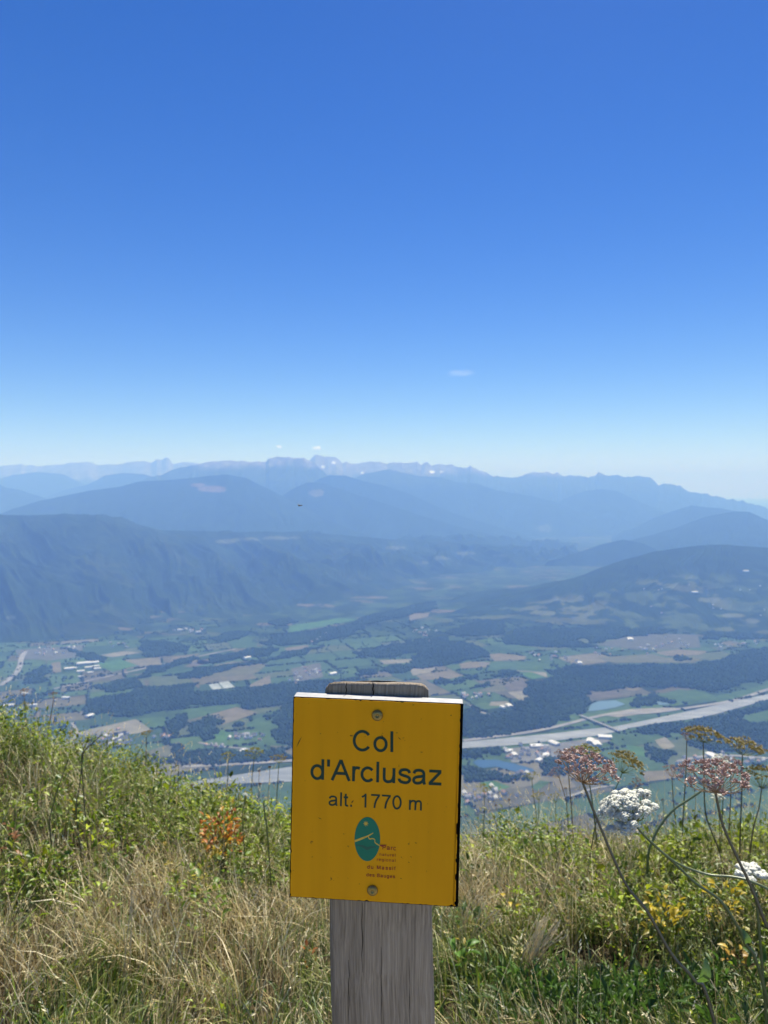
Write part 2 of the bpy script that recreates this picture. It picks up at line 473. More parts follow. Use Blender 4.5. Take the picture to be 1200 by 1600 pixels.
PAL = [((.042, .074, .031), 5), ((.052, .088, .033), 4), ((.033, .058, .026), 4), ((.066, .082, .040), 2.4), ((.092, .086, .052), 1.0), ((.120, .112, .076), .5), ((.074, .072, .048), .8)]
pw = np.array([p[1] for p in PAL]); pw = pw / pw.sum()
PARCELS = []
for q in parcels():
    cx = sum(p[0] for p in q) / 4; cy = sum(p[1] for p in q) / 4
    if cy < 2900 or cy > 7900 or abs(cx) > 0.56 * cy + 150: continue
    if inside(RIVER_XY, cx, cy) or any(inside(w, cx, cy) for w in WOODS_XY[19:20]): continue
    PARCELS.append((cx, cy, q))
PARCELS.sort(key=lambda t: t[1])
for cx, cy, q in PARCELS[:240]:
    field_obj(q, PAL[rng.choice(len(PAL), p=pw)][0], FLOOR + 1.0)

# ------------------------------------------------------------------ mountains: crest lines and feet at their own distances
def interp_pts(lst, n, floor_foot=False):
    px = np.array([p[0] for p in lst], float)
    u = np.linspace(px[0], px[-1], n)
    if len(lst[0]) == 2:
        XY = np.array([on_floor(*p) for p in lst]); Z = np.full(len(lst), FLOOR)
        P3 = np.column_stack([XY, Z])
    else:
        P3 = np.array([at(*p) for p in lst])
    return u, px, P3
FOREST = np.array([.014, .025, .012]); GRASSY = np.array([.045, .064, .028]); ROCK = np.array([.21, .205, .20]); EARTH = np.array([.13, .095, .07])
def ridge(label, crest, foot, nu=420, nv=90, back=3500, gully=110, lam=600, crest_amp=18, rock=None, patches=(), clear=0.0, clear_t=(0.0, 1.0), seed=0, prof=1.25, clear_thr=.56, shear=0.0, crest_lam=600, warp_amt=1.4, clear_sc=380):
    cp = np.array([at(*p) for p in crest]); cpx = np.array([p[0] for p in crest], float)
    u = np.linspace(cpx[0], cpx[-1], nu)
    C = np.column_stack([np.interp(u, cpx, cp[:, k]) for k in range(3)])
    fp = np.array([(*on_floor(*p), FLOOR) if len(p) == 2 else at(*p) for p in foot]); fpx = np.array([p[0] for p in foot], float)
    Ft = np.column_stack([np.interp(u, fpx, fp[:, k]) for k in range(3)])
    s = np.concatenate([[0], np.cumsum(np.linalg.norm(np.diff(C[:, :2], axis=0), axis=1))])
    C[:, 2] += crest_amp * (ridged(s / crest_lam + seed * 7.7, np.zeros(nu) + seed, 6) - .62) * 2
    # both ends run down to the valley instead of breaking off
    for end in (0, -1):
        inner = 6 if end == 0 else -7
        dv = C[end, :2] - C[inner, :2]; dv /= np.linalg.norm(dv)
        Lx = 2.6 * max(60.0, C[end, 2] - FLOOR); tt_ = np.linspace(0, 1, 26)[1:]
        dz_ = (1 - np.cos(pi * tt_)) / 2
        cx_ = np.column_stack([C[end, :2] + dv * Lx * tt_[:, None], C[end, 2] + (FLOOR - 15 - C[end, 2]) * dz_])
        fx_ = np.column_stack([Ft[end, :2] + dv * Lx * tt_[:, None], Ft[end, 2] + (FLOOR - 15 - Ft[end, 2]) * dz_])
        if end == 0: C = np.vstack([cx_[::-1], C]); Ft = np.vstack([fx_[::-1], Ft])
        else: C = np.vstack([C, cx_]); Ft = np.vstack([Ft, fx_])
    nu = len(C)
    s = np.concatenate([[0], np.cumsum(np.linalg.norm(np.diff(C[:, :2], axis=0), axis=1))])
    nb = max(10, nv // 6)
    tb = np.linspace(1, 0, nb, endpoint=False); tf = np.linspace(0, 1, nv)
    # behind the crest
    dirv = C[:, :2] / np.linalg.norm(C[:, :2], axis=1)[:, None]
    rows = []; tt = []
    for t in tb:
        z = C[:, 2] + (FLOOR - 15 - C[:, 2]) * t ** 1.15
        rows.append(np.column_stack([C[:, :2] + dirv * back * t, z])); tt.append(np.full(nu, -t))
    for t in tf:
        xy = C[:, :2] + (Ft[:, :2] - C[:, :2]) * t
        pr = 1 - (1 - t) ** prof
        z = C[:, 2] + (Ft[:, 2] - C[:, 2]) * pr
        rows.append(np.column_stack([xy, z])); tt.append(np.full(nu, t))
    V = np.stack(rows, 1); Tt = np.stack(tt, 1)      # (nu, nrow, 3)
    hgt = np.clip(C[:, 2] - Ft[:, 2], 50, None)[:, None]
    S_ = s[:, None] / lam
    at_ = np.abs(Tt)
    warp = fbm(S_ * .7 + seed, at_ * 3 + seed * 3.1, 3) * warp_amt
    n1 = ridged(S_ + warp + seed * 13.1 - shear * Tt, at_ * 0.9 + seed, 5)
    n2 = fbm(V[..., 0] / 420 + seed, V[..., 1] / 420, 5)
    env = np.sin(pi * np.clip(at_, 0, 1)) ** 0.75
    dz = (gully * (n1 - .62) * 2.2 + gully * .5 * (n2 - .5)) * env
    V[..., 2] += dz
    V[..., 2] = np.maximum(V[..., 2], FLOOR - 15)
    fine = fbm(V[..., 0] / 160 + 5, V[..., 1] / 160 + seed, 4)
    col = FOREST * (0.75 + 0.6 * fine[..., None])
    if clear > 0:
        cn = fbm(V[..., 0] / clear_sc + seed * 2, V[..., 1] / (clear_sc * .8) + 3, 4)
        m = sstep(clear_thr, clear_thr + .05, cn) * clear * sstep(clear_t[0] - .06, clear_t[0] + .06, Tt) * (1 - sstep(clear_t[1] - .06, clear_t[1] + .06, Tt))
        hue = sstep(.4, .6, fbm(V[..., 0] / 700, V[..., 1] / 700 + 9, 2))[..., None]
        col = col * (1 - m[..., None]) + (GRASSY * (1 - hue * .3) + T_ARR * hue * .3) * m[..., None]
    if rock is not None:
        r = sstep(rock[0], rock[1], V[..., 2] + 260 * (n2 - .5) + 200 * (n1 - .6))[..., None]
        col = col * (1 - r) + (ROCK * (.7 + .6 * fine[..., None])) * r
        a = (sstep(rock[0] - 500, rock[0] - 100, V[..., 2] + 260 * (fine - .5)) )[..., None] * (1 - r)
        col = col * (1 - a) + GRASSY * .9 * a
    d = V[..., 1]; bpx = 600 + F_PX * V[..., 0] / d                    # bearing, used only to find a named spot on the slope
    dep = (CZ - V[..., 2]) / d
    for (ppx, ppy, rx, ry, c) in patches:
        pdep = -ray(ppx, ppy)[1]
        q = ((bpx - ppx) / rx) ** 2 + ((dep - pdep) * F_PX / ry) ** 2 + 1.3 * (fine - .5) * 2
        k = ((1 - sstep(.7, 1.1, q)) * (Tt >= 0))[..., None]
        col = col * (1 - k) + np.array(c) * k
    nr = V.shape[1]
    cen = V.reshape(-1, 3)
    o = npmesh("mountain", cen, grid_faces(nu, nr)[:, ::-1], np.full((nu - 1) * (nr - 1), 4), M['mountain'], None, col.reshape(-1, 3))
    tag(o, label, kind='structure')
    return o
T_ARR = np.array(T)
PALE = (.085, .098, .062)
MOUNTAINS = []
MOUNTAINS.append(ridge("dark forested mountain with pale ribs of ravines at the edge of the valley",
  [(-420,780,10500),(-150,797,10500),(0,805,10500),(60,806,10600),(115,808,10700),(150,806,10800),(185,812,11000),(215,822,11200),(255,829,11500),(340,831,12000),(420,831,12600),(500,834,13200),(560,838,13600),(620,843,14000),(700,846,14600),(740,850,15000),(800,856,15500),(850,862,16000),(900,868,16600),(930,874,17000)],
  [(-420,1030),(0,1005),(100,1000),(180,990),(220,982),(300,974),(400,963),(460,952),(520,940),(600,922),(650,912),(700,902),(760,893),(850,883),(900,878),(930,876)],
  nu=900, nv=200, gully=360, lam=900, shear=1.7, warp_amt=.9, crest_amp=16, back=2600, clear=.22, clear_t=(.0, 1.0), clear_thr=.60, seed=1,
  patches=[(350,846,16,3,PALE),(385,843,22,3,PALE),(430,841,26,3,PALE),(460,840,10,2,PALE),(14,965,8,3,PALE),(620,856,18,3,PALE),(690,872,14,3,PALE),(730,865,16,3,PALE),(660,880,10,3,PALE),(780,868,12,2,PALE)]))
MOUNTAINS.append(ridge("low wooded hill with meadows on its near flank beyond the river plain",
  [(680,966,8350),(720,952,8500),(760,940,8700),(800,930,8850),(840,920,9050),(880,908,9300),(920,895,9500),(960,880,9700),(1000,868,9900),(1020,862,10000),(1060,856,10100),(1100,851,10200),(1130,850,10300),(1160,853,10400),(1200,856,10500),(1450,840,11000)],
  [(680,974),(760,972),(850,975),(940,983),(1000,986),(1100,992),(1200,1000),(1450,1010)],
  nu=620, nv=190, gully=60, lam=700, crest_amp=12, back=1800, clear=1.0, clear_t=(.36, 1.0), clear_thr=.53, clear_sc=170, seed=2,
  patches=[(850,958,22,4,PALE),(830,965,30,4,GRASSY),(1010,928,14,5,GRASSY),(1050,934,18,4,GRASSY),(1110,938,18,4,PALE),(1150,962,20,4,PALE),(1180,970,14,5,PALE)]))
MOUNTAINS.append(ridge("small rounded wooded hump beyond the low wooded hill",
  [(860,876,13500),(900,865,13800),(940,850,14000),(975,843,14000),(1005,849,14000),(1040,866,14000),(1080,882,14000)],
  [(860,884),(950,886),(1080,888)], nu=140, nv=50, gully=40, crest_amp=8, back=1500, seed=3))
MOUNTAINS.append(ridge("smooth blue dome-shaped hill at the right edge of the view",
  [(930,872,15000),(960,852,15600),(1000,840,16000),(1050,827,16200),(1080,815,16400),(1100,808,16500),(1125,803,16600),(1150,799,16700),(1170,800,16700),(1185,806,16700),(1200,813,16800),(1300,845,17000),(1420,840,17000)],
  [(930,877),(1000,882),(1100,886),(1200,888),(1420,888)], nu=260, nv=70, gully=70, crest_amp=10, back=3000, seed=4))
MOUNTAINS.append(ridge("long blue forested ridge with a brown alpine pasture near its top",
  [(-420,800,15500),(-100,808,15800),(0,803,16000),(20,795,16200),(60,783,16500),(95,776,16800),(140,767,17000),(190,760,17200),(215,753,17300),(270,750,17500),(330,743,17700),(355,741,17800),(385,747,17800),(420,764,17700),(450,779,17500),(480,795,17200),(510,812,16800),(560,832,16300)],
  [(-420,880,12500),(0,880,12500),(300,880,13000),(560,880,14000)], nu=500, nv=100, gully=120, lam=1100, crest_amp=14, seed=5, patches=[(330,763,20,5,EARTH),(345,766,8,3,EARTH),(310,758,12,3,EARTH)]))
MOUNTAINS.append(ridge("blue forested ridge sloping right behind the long ridge",
  [(380,800,18500),(430,782,19000),(455,765,19000),(480,754,19200),(505,755,19300),(530,764,19300),(570,776,19300),(600,786,19200),(640,800,19000),(700,818,18700),(760,835,18300),(800,850,18000)],
  [(380,880,15500),(600,880,15800),(800,886,16500)], nu=260, nv=70, gully=110, lam=1000, crest_amp=14, seed=6, patches=[(495,770,14,5,(.14,.13,.08))]))
MOUNTAINS.append(ridge("middle blue ridge falling in a straight line to the right",
  [(440,775,21500),(470,765,21800),(500,748,22000),(515,743,22000),(540,743,22200),(570,752,22200),(600,758,22200),(640,772,22000),(680,790,21800),(720,806,21500),(760,818,21200),(820,838,20800),(870,855,20500)],
  [(440,860,18000),(870,880,18500)], nu=260, nv=70, gully=120, lam=1200, crest_amp=16, seed=7))
MOUNTAINS.append(ridge("broad pale blue mountain shoulder below the serrated range",
  [(520,765,25500),(570,740,25800),(610,733,26000),(650,743,26000),(690,746,26000),(715,754,26000),(745,755,26000),(775,766,26000),(830,775,25800),(870,785,25500),(900,797,25200),(940,813,24800),(980,830,24300),(1020,850,24000)],
  [(520,850,20000),(800,868,20500),(1020,880,21000)], nu=320, nv=80, gully=140, lam=1400, crest_amp=24, crest_lam=500, seed=8, patches=[(850,826,14,6,PALE),(870,842,10,3,PALE)], rock=(300, 700)))
MOUNTAINS.append(ridge("dark rocky mountain mass with a flat notched summit",
  [(180,775,23500),(200,760,24000),(230,746,24500),(256,742,24800),(270,733,25000),(300,728,25000),(330,722,25200),(360,719,25300),(395,721,25400),(415,723,25500),(420,716,25500),(432,713,25500),(455,715,25500),(475,714,25500),(490,722,25400),(500,732,25200),(515,746,25000),(540,765,24500),(580,785,24000)],
  [(180,830,19500),(400,840,19500),(580,850,19800)], nu=360, nv=100, gully=190, lam=1100, crest_amp=55, crest_lam=380, seed=9, rock=(350, 800)))
MOUNTAINS.append(ridge("serrated high rocky range with small snow patches on the skyline",
  [(430,745,31000),(470,728,31500),(485,718,32000),(492,712,32000),(510,713,32000),(527,715,32000),(535,722,32000),(555,724,32000),(575,722,32000),(600,723,32000),(615,722,32000),(630,724,32000),(652,721,32000),(658,725,32000),(668,722,32000),(675,726,32000),(705,726,32000),(718,731,32000),(735,729,32000),(750,735,32000),(770,743,32000),(800,748,32000),(815,744,32000),(833,737,32000),(850,738,32000),(870,739,32000),(882,742,32000),(890,741,32000),(918,746,32000),(930,744,32000),(935,738,32000),(950,742,32000),(985,746,32000),(1000,744,32000),(1018,748,32000),(1027,755,32000),(1045,757,32000),(1055,756,32000),(1070,763,32000),(1080,768,32000),(1100,771,32000),(1120,777,32000),(1160,783,32000),(1200,795,32000),(1260,800,32000)],
  [(430,840,24500),(800,850,25000),(1260,860,25000)], nu=700, nv=120, gully=260, lam=1300, crest_amp=75, crest_lam=330, seed=10, rock=(150, 600), back=5000,
  patches=[(521,723,3,2,(.8,.8,.8)),(675,737,4,2.2,(.85,.85,.85)),(690,737,3,1.5,(.8,.8,.8)),(566,739,3,2,(.8,.8,.8)),(592,741,2.4,3,(.8,.8,.8)),(505,729,3,3,(.7,.7,.7))]))
MOUNTAINS.append(ridge("pale rounded blue hill before the far end of the serrated range",
  [(830,812,26500),(860,792,26800),(890,776,27000),(915,767,27000),(940,764,27000),(965,768,27000),(1000,785,27000),(1030,797,27000),(1070,812,27000),(1120,830,27000)],
  [(830,862,22000),(1120,868,22500)], nu=200, nv=60, gully=110, lam=1200, crest_amp=14, seed=11))
MOUNTAINS.append(ridge("thin pale ridge peeping over the dome-shaped hill",
  [(980,830,21000),(1020,810,21300),(1050,799,21500),(1080,790,21500),(1105,793,21500),(1125,794,21500),(1150,799,21500),(1200,812,21500),(1280,830,21500)],
  [(980,868,18000),(1280,872,18000)], nu=200, nv=60, gully=90, lam=1000, crest_amp=16, seed=12))
MOUNTAINS.append(ridge("blue shoulder of a mountain at the left edge behind the long ridge",
  [(-420,690,23500),(-200,715,23800),(-60,745,24000),(0,757,24000),(10,762,24000),(30,765,24000),(60,775,24000),(90,786,24000),(140,800,24000)],
  [(-420,840,19000),(140,840,19500)], nu=200, nv=60, gully=130, lam=1200, crest_amp=18, seed=13))
MOUNTAINS.append(ridge("faint pale blue ridge in the gap at the left",
  [(40,790,29000),(75,775,29500),(100,766,30000),(140,756,30000),(165,742,30000),(190,739,30000),(225,741,30000),(260,750,30000),(320,770,30000)],
  [(40,830,25500),(320,835,25500)], nu=160, nv=50, gully=120, lam=1300, crest_amp=14, seed=14))
MOUNTAINS.append(ridge("very faint blue mountain at the far left horizon",
  [(-420,715,34000),(-150,745,34000),(-60,755,34000),(0,748,34000),(20,742,34000),(60,737,34000),(100,741,34000),(130,757,34000),(180,775,34000)],
  [(-420,820,29000),(180,825,29000)], nu=200, nv=50, gully=140, lam=1500, crest_amp=14, seed=15))
MOUNTAINS.append(ridge("farthest faint jagged peaks on the left skyline",
  [(-420,728,40000),(-120,722,40000),(0,728,40000),(30,725,40000),(60,729,40000),(100,724,40000),(135,721,40000),(150,726,40000),(180,726,40000),(215,720,40000),(235,723,40000),(245,717,40000),(252,719,40000),(258,715,40000),(265,717,40000),(270,724,40000),(285,721,40000),(310,725,40000),(340,735,40000),(400,740,40000)],
  [(-420,800,34500),(400,800,34500)], nu=360, nv=60, gully=160, lam=1500, crest_amp=60, crest_lam=420, seed=16, back=6000, rock=(0, 500)))

# ------------------------------------------------------------------ woods: crowns standing close, one mass each
def crowns(X, Y, z0, R_, H_, col, rg):
    """low faceted tree crowns: two rings of five and a top"""
    n = len(X); k = 5
    a = np.arange(k) * 2 * pi / k
    ph = rg.random(n)[:, None] * 6.28
    def ring(rad, z, jit):
        r = R_[:, None] * rad * (1 + jit * (rg.random((n, k)) - .5))
        return np.stack([X[:, None] + r * np.cos(a + ph), Y[:, None] + r * np.sin(a + ph), z0 + np.broadcast_to((H_ * z)[:, None], (n, k))], -1)
    V = np.concatenate([ring(.72, .12, .3), ring(1.0, .5, .5), np.stack([X, Y, z0 + H_], -1)[:, None]], 1)
    m = 2 * k + 1
    tri = []
    for i in range(k):
        j = (i + 1) % k
        tri += [(i, j, k + j), (i, k + j, k + i), (k + i, k + j, 2 * k)]
    tri = np.array(tri)
    Fc = (np.arange(n) * m)[:, None, None] + tri[None]
    C = np.repeat((col * (0.6 + 0.9 * rg.random((n, 1))))[:, None], m, 1)
    return V.reshape(-1, 3), Fc.reshape(-1, 3), C.reshape(-1, 3)

wood_names = {3: "long belt of dark woodland across the left valley", 19: "large dense dark wood covering the bench above the river", 20: "riverside wood on the near bank at the right",
 15: "dark wood half hidden behind the sign's left edge", 16: "strip of dark trees along the near side of the river at the left", 13: "compact L-shaped copse beside the tan field", 12: "small forked copse between green fields at the left"}
EXCL = [LAKE, POND, POND2, RIVER_XY]
def wood(poly, label, sp=15.5):
    rg = np.random.default_rng(len(poly) * 77 + int(abs(poly[0][0])))
    xs = [p[0] for p in poly]; ys = [p[1] for p in poly]
    gx, gy = np.meshgrid(np.arange(min(xs), max(xs), sp), np.arange(min(ys), max(ys), sp))
    X = gx.ravel() + (rg.random(gx.size) - .5) * sp; Y = gy.ravel() + (rg.random(gx.size) - .5) * sp
    wx = (fbm(X / 90, Y / 90, 3) - .5) * 120; wy = (fbm(X / 90 + 40, Y / 90, 3) - .5) * 120
    k = inside(poly, X + wx, Y + wy)
    for e in EXCL: k &= ~inside(e, X, Y)
    X, Y = X[k], Y[k]
    if not len(X): return
    R_ = 8.0 + 5 * rg.random(len(X)); H_ = 11 + 11 * rg.random(len(X)) + 8 * (fbm(X / 120, Y / 120, 2) - .5)
    tone = np.array([.021, .036, .016]) * (0.75 + .6 * fbm(X / 260, Y / 260, 3))[:, None]
    V, Fc, C = crowns(X, Y, FLOOR + 1, R_, H_, tone, rg)
    o = npmesh("wood", V, Fc, np.full(len(Fc), 3), M['canopy'], None, C)
    tag(o, label, "wood", "woods on the valley floor", 'stuff')
for i, w in enumerate(WOODS_XY):
    wood(w, wood_names.get(i, "one of the small dark woods scattered over the hazy valley floor"), 15.5 if i not in (19, 20, 3) else 16.5)

# hedgerows and single trees between the fields
hx, hy = [], []
for cx, cy, q in PARCELS:
    for i in range(4):
        if rng.random() < .5:
            a, b = np.array(q[i]), np.array(q[(i + 1) % 4])
            L_ = np.linalg.norm(b - a); n = int(L_ / 11)
            t = rng.random(n); t = t[(fbm(t * L_ / 60 + cx, np.zeros(n) + cy, 2) > .46)]
            p = a + (b - a) * t[:, None] + rng.normal(0, 5, (len(t), 2))
            hx += list(p[:, 0]); hy += list(p[:, 1])
    if rng.random() < .5:
        n = rng.integers(3, 30)
        hx += list(cx + rng.normal(0, 45, n)); hy += list(cy + rng.normal(0, 45, n))
hx, hy = np.array(hx), np.array(hy)
k = np.ones(len(hx), bool)
for e in EXCL: k &= ~inside(e, hx, hy)
for poly, c in FIELDS_XY: k &= ~inside(poly, hx, hy)
hx, hy = hx[k], hy[k]
V, Fc, C = crowns(hx, hy, FLOOR + 1, 5 + 5 * rng.random(len(hx)), 7 + 9 * rng.random(len(hx)), np.array([.018, .031, .014]) * np.ones((len(hx), 1)), rng)
tag(npmesh("hedgerow_trees", V, Fc, np.full(len(Fc), 3), M['canopy'], None, C), "thin hedgerows and scattered trees between the valley fields", "hedgerow", None, 'stuff')

# ------------------------------------------------------------------ houses, works and the bridge in the valley
M['render_wall'] = plain("pale_house_wall", (.62, .58, .52), .9, .1)
M['white_wall'] = plain("white_cladding", (.70, .70, .68), .7, .2)
M['roof_slate'] = plain("slate_roof", (.20, .19, .20), .7, .2)
M['roof_tile'] = plain("faded_tile_roof", (.34, .22, .17), .8, .1)
M['roof_white'] = plain("white_metal_roof", (.46, .46, .46), .6, .2)
M['concrete'] = plain("pale_concrete", (.5, .49, .46), .9, .1)
def house_mesh(l, w, h, r, mw, mr):
    V = [(-l/2,-w/2,0),(l/2,-w/2,0),(l/2,w/2,0),(-l/2,w/2,0),(-l/2,-w/2,h),(l/2,-w/2,h),(l/2,w/2,h),(-l/2,w/2,h),(-l/2,0,h+r),(l/2,0,h+r)]
    e = .07 * w
    V += [(-l/2-e,-w/2-e,h-.25),(l/2+e,-w/2-e,h-.25),(l/2+e,0,h+r+.4),(-l/2-e,0,h+r+.4),(-l/2-e,w/2+e,h-.25),(l/2+e,w/2+e,h-.25)]
    Fc = [(0,1,5,4),(1,2,6,9,5),(2,3,7,6),(3,0,4,8,7),(10,11,12,13),(13,12,15,14)]
    me = bpy.data.meshes.new("house")
    me.from_pydata(V, [], Fc); me.materials.append(mw); me.materials.append(mr)
    for i, p in enumerate(me.polygons): p.material_index = 1 if i >= 4 else 0
    return me
HM = [house_mesh(14, 10, 6, 4, M['render_wall'], M['roof_slate']), house_mesh(16, 11, 6, 4, M['render_wall'], M['roof_tile']), house_mesh(12, 10, 7, 4, M['white_wall'], M['roof_slate']),
      house_mesh(18, 11, 6, 4.5, M['render_wall'], M['concrete'])]
HALL = [house_mesh(60, 32, 9, 3, M['white_wall'], M['roof_white']), house_mesh(45, 26, 8, 3, M['white_wall'], M['concrete']), house_mesh(38, 24, 8, 2.5, M['white_wall'], M['roof_white'])]
def house(px, py, me, label, group, cat="house", name="house", rz=None, sc=1.0, zoff=0.0):
    x, y = on_floor(px, py)
    o = bpy.data.objects.new(name, me); COL.objects.link(o)
    o.location = (x, y, FLOOR + 2.1 + zoff); o.rotation_euler = (0, 0, rng.random() * 3.14 if rz is None else rz); o.scale = (sc, sc, sc)
    tag(o, label, cat, group)
    return o
VILL = [
 ((22,1022),(130,1012),22,13,"village below the wooded mountain at the far left"),
 ((178,1008),(196,1010),7,9,"hamlet by the field above the straight road"),
 ((268,984),(314,986),9,7,"hamlet at the foot of the dark forested mountain"),
 ((455,1058),(500,1050),18,22,"village just left above the sign"),
 ((470,1005),(520,990),7,12,"hamlet beside the bright green strip field above the sign"),
 ((640,985),(690,990),14,16,"village in the middle of the valley above the post"),
 ((835,1028),(905,1026),16,12,"village above the big dark wood"),
 ((925,1018),(1090,1004),26,22,"spread-out village below the low wooded hill"),
 ((1120,1010),(1190,1004),12,8,"village at the right edge below the low hill"),
 ((725,1090),(765,1084),13,10,"hamlet right beside the sign's top corner"),
 ((150,1158),(200,1150),24,18,"large slate-roofed village below the tan field at the left"),
 ((364,1151),(408,1151),14,10,"hamlet on the slope left of the sign"),
 ((322,1163),(350,1168),7,5,"farmstead under the L-shaped copse"),
 ((240,1153),(262,1152),6,4,"farm row below the forked copse"),
 ((728,1250),(800,1240),24,26,"grey-roofed village close to the meadow beside the sign"),
 ((786,1180),(868,1176),34,24,"riverside town behind the pink umbel"),
 ((800,1212),(830,1208),7,6,"cluster beside the dark blue lake"),
 ((1055,1195),(1130,1185),14,12,"riverside settlement behind the gold umbels"),
 ((1140,1190),(1200,1186),10,10,"settlement at the right edge beyond the gold umbels"),
]
for (a, b, n, spread, nm) in VILL:
    for i in range(n):
        t = rng.random()
        px = a[0] + (b[0] - a[0]) * t + rng.normal(0, 4); py = a[1] + (b[1] - a[1]) * t + rng.normal(0, spread * .28)
        house(px, py, HM[rng.integers(0, 4)], "tiny pale-walled house in the " + nm, "houses of the " + nm, sc=1.1 + .6 * rng.random())
works = [(130,1038,0,1.6),(145,1037,0,1.5),(138,1044,1,1.2),(152,1046,2,1.3),(126,1050,1,1.2),(141,1052,2,1.1),(108,1046,1,1.5),(150,1042,1,1.1),(126,1058,2,.9),(116,1045,2,1.0)]
for i, (x, y, k_, s_) in enumerate(works):
    house(x, y, HALL[k_], "pale hall of the white factory beside the straight road at the left", "halls of the white factory", "factory hall", "factory_hall", .5 + .1 * rng.normal(), s_)
for (x, y, k_, s_, lb) in [(945,1153,0,1.2,"large white-roofed hall at the near end of the bridge"),(922,1159,1,1.3,"wide pale warehouse below the river and left of the bridge"),(932,1164,1,1.5,"pale warehouse row nearest the dark umbel heads below the bridge"),
    (838,1167,0,1.1,"bright white hall in the riverside town nearest the river"),(866,1163,1,1.3,"pale warehouse on the river bank in the riverside town"),(853,1182,2,1.2,"white hall at the lower edge of the riverside town"),(842,1189,2,1.0,"lowest white building of the riverside town"),
    (794,1175,2,1.1,"white block at the left end of the riverside town"),(804,1180,1,.9,"pale block near the left end of the riverside town"),
    (103,1091.5,2,1.2,"lone white farm building on the green field at the far left"),(52,1103,2,1.2,"white building among trees at the far left edge of the meadow"),(140,1120,2,1.3,"white barn above the tan field"),
    (40,1085,2,1.2,"long pale shed behind the leftmost stalks"),(14,1104,1,1.4,"pale works by the road at the far left edge"),(379,1174.5,2,1.1,"bright white shed near the river left of the sign"),
    (520,1054,2,1.5,"bright white building just above the left end of the post top"),(282,985,2,1.4,"bright white chalet at the foot of the forested mountain"),(310,988,2,1.2,"white barn on the meadow edge below the forested mountain"),
    (386,1029,2,1.5,"white farm building amid dark woods left of centre"),(906,1037,2,1.3,"white house at the upper edge of the big wood"),(985,1000,0,1.4,"long white hall in the village below the low wooded hill"),
    (796,1104,1,1.2,"pale barn beside the pale field right of the sign"),(786,1106,2,1.0,"grey-white barn beside the farm track right of the sign"),(1114,1183,0,1.2,"white hall behind the white-flowered umbel at the right")]:
    house(x, y, HALL[k_], lb, None, "building", "white_building", None, s_)
# bright villas up on the low hill
from mathutils.bvhtree import BVHTree
from mathutils import Vector
dg = None
def on_mountain(o, px, py):
    me = o.data
    V = [v.co for v in me.vertices]; Fc = [p.vertices for p in me.polygons]
    if o.name not in on_mountain.c: on_mountain.c[o.name] = BVHTree.FromPolygons(V, Fc)
    a, b = ray(px, py)
    h = on_mountain.c[o.name].ray_cast(Vector((0, 0, CZ)), Vector((a, 1, b)))
    return h[0]
on_mountain.c = {}
for (px, py, lb, s_) in [(1085, 926, "brilliant white villa among meadows on the low wooded hill", 1.7), (1165, 893, "brilliant white house high on the low wooded hill", 1.7)]:
    h = on_mountain(MOUNTAINS[1], px, py)
    if h:
        o = house(px, py, HALL[2], lb, None, "house", "white_villa", .2, s_)
        o.location = (h.x, h.y, h.z - 1)
for i in range(14):
    px, py = 1000 + 200 * rng.random(), 905 + 60 * rng.random()
    h = on_mountain(MOUNTAINS[1], px, py)
    if h:
        o = house(px, py, HM[rng.integers(0, 4)], "tiny house among the meadows on the flank of the low wooded hill", "houses on the low wooded hill", sc=1.1)
        o.location = (h.x, h.y, h.z - 1)

# the bridge: deck on piers over the river
ba, bb = np.array(on_floor(906, 1120)), np.array(on_floor(967, 1144.5))
bv = bb - ba; BL = np.linalg.norm(bv); ang = math.atan2(bv[1], bv[0])
bridge = empty("bridge", ((ba[0] + bb[0]) / 2, (ba[1] + bb[1]) / 2, FLOOR)); bridge.rotation_euler = (0, 0, ang)
def box(name, x0, x1, y0, y1, z0, z1, mat, parent):
    V = [(x, y, z) for x in (x0, x1) for y in (y0, y1) for z in (z0, z1)]
    return pymesh(name, V, [(0,1,3,2),(4,6,7,5),(0,4,5,1),(2,3,7,6),(0,2,6,4),(1,5,7,3)], mat, parent)
box("deck", -BL / 2, BL / 2, -9, 9, 11, 13, M['road'], bridge)
for s_ in (-1, 1): box("parapet", -BL / 2, BL / 2, s_ * 9.4 - .4, s_ * 9.4 + .4, 11.5, 14.2, M['concrete'], bridge)
for i in range(8):
    x = -BL / 2 + BL * (i + .5) / 8
    box("pier", x - 2, x + 2, -7, 7, 0.5, 10.98, M['concrete'], bridge)
tag(bridge, "long flat road bridge crossing the pale river at the right", "bridge")

# ------------------------------------------------------------------ the meadow on the pass
def softp(x, k=0.35):
    return k * np.logaddexp(0, np.asarray(x) / k)
def ground(x, y):
    x = np.asarray(x, float); y = np.asarray(y, float)
    yc = 4.35 + .42 * np.clip(-x, 0, 6)
    z = -0.23 * softp(y - 1.0, .5)
    z = z - 0.45 * softp(y - yc, .35)
    z = z + 0.25 * np.minimum(softp(-x - .35, .3), 5) * sstep(1.0, 4.6, y) * (1 - sstep(9, 30, y))
    z = z + 0.10 * (fbm(x * .9 + 3, y * .9 + 8, 3) - .5) * (1 - sstep(20, 60, y)) + 0.05 * (fbm(x * 3.1, y * 3.1, 3) - .5) * (1 - sstep(8, 14, y))
    z = z + 0.07 * sstep(.1, .8, x) * sstep(2.6, 4.0, y) * (1 - sstep(9, 30, y))
    z = z - 0.5 * softp(-y - 6, 1.0)
    return np.maximum(z, FLOOR - 14)
yy = np.concatenate([np.linspace(-3000, -40, 12), np.linspace(-30, -3, 20), np.linspace(-2.5, 9, 190), np.geomspace(9.3, 2600, 70)])
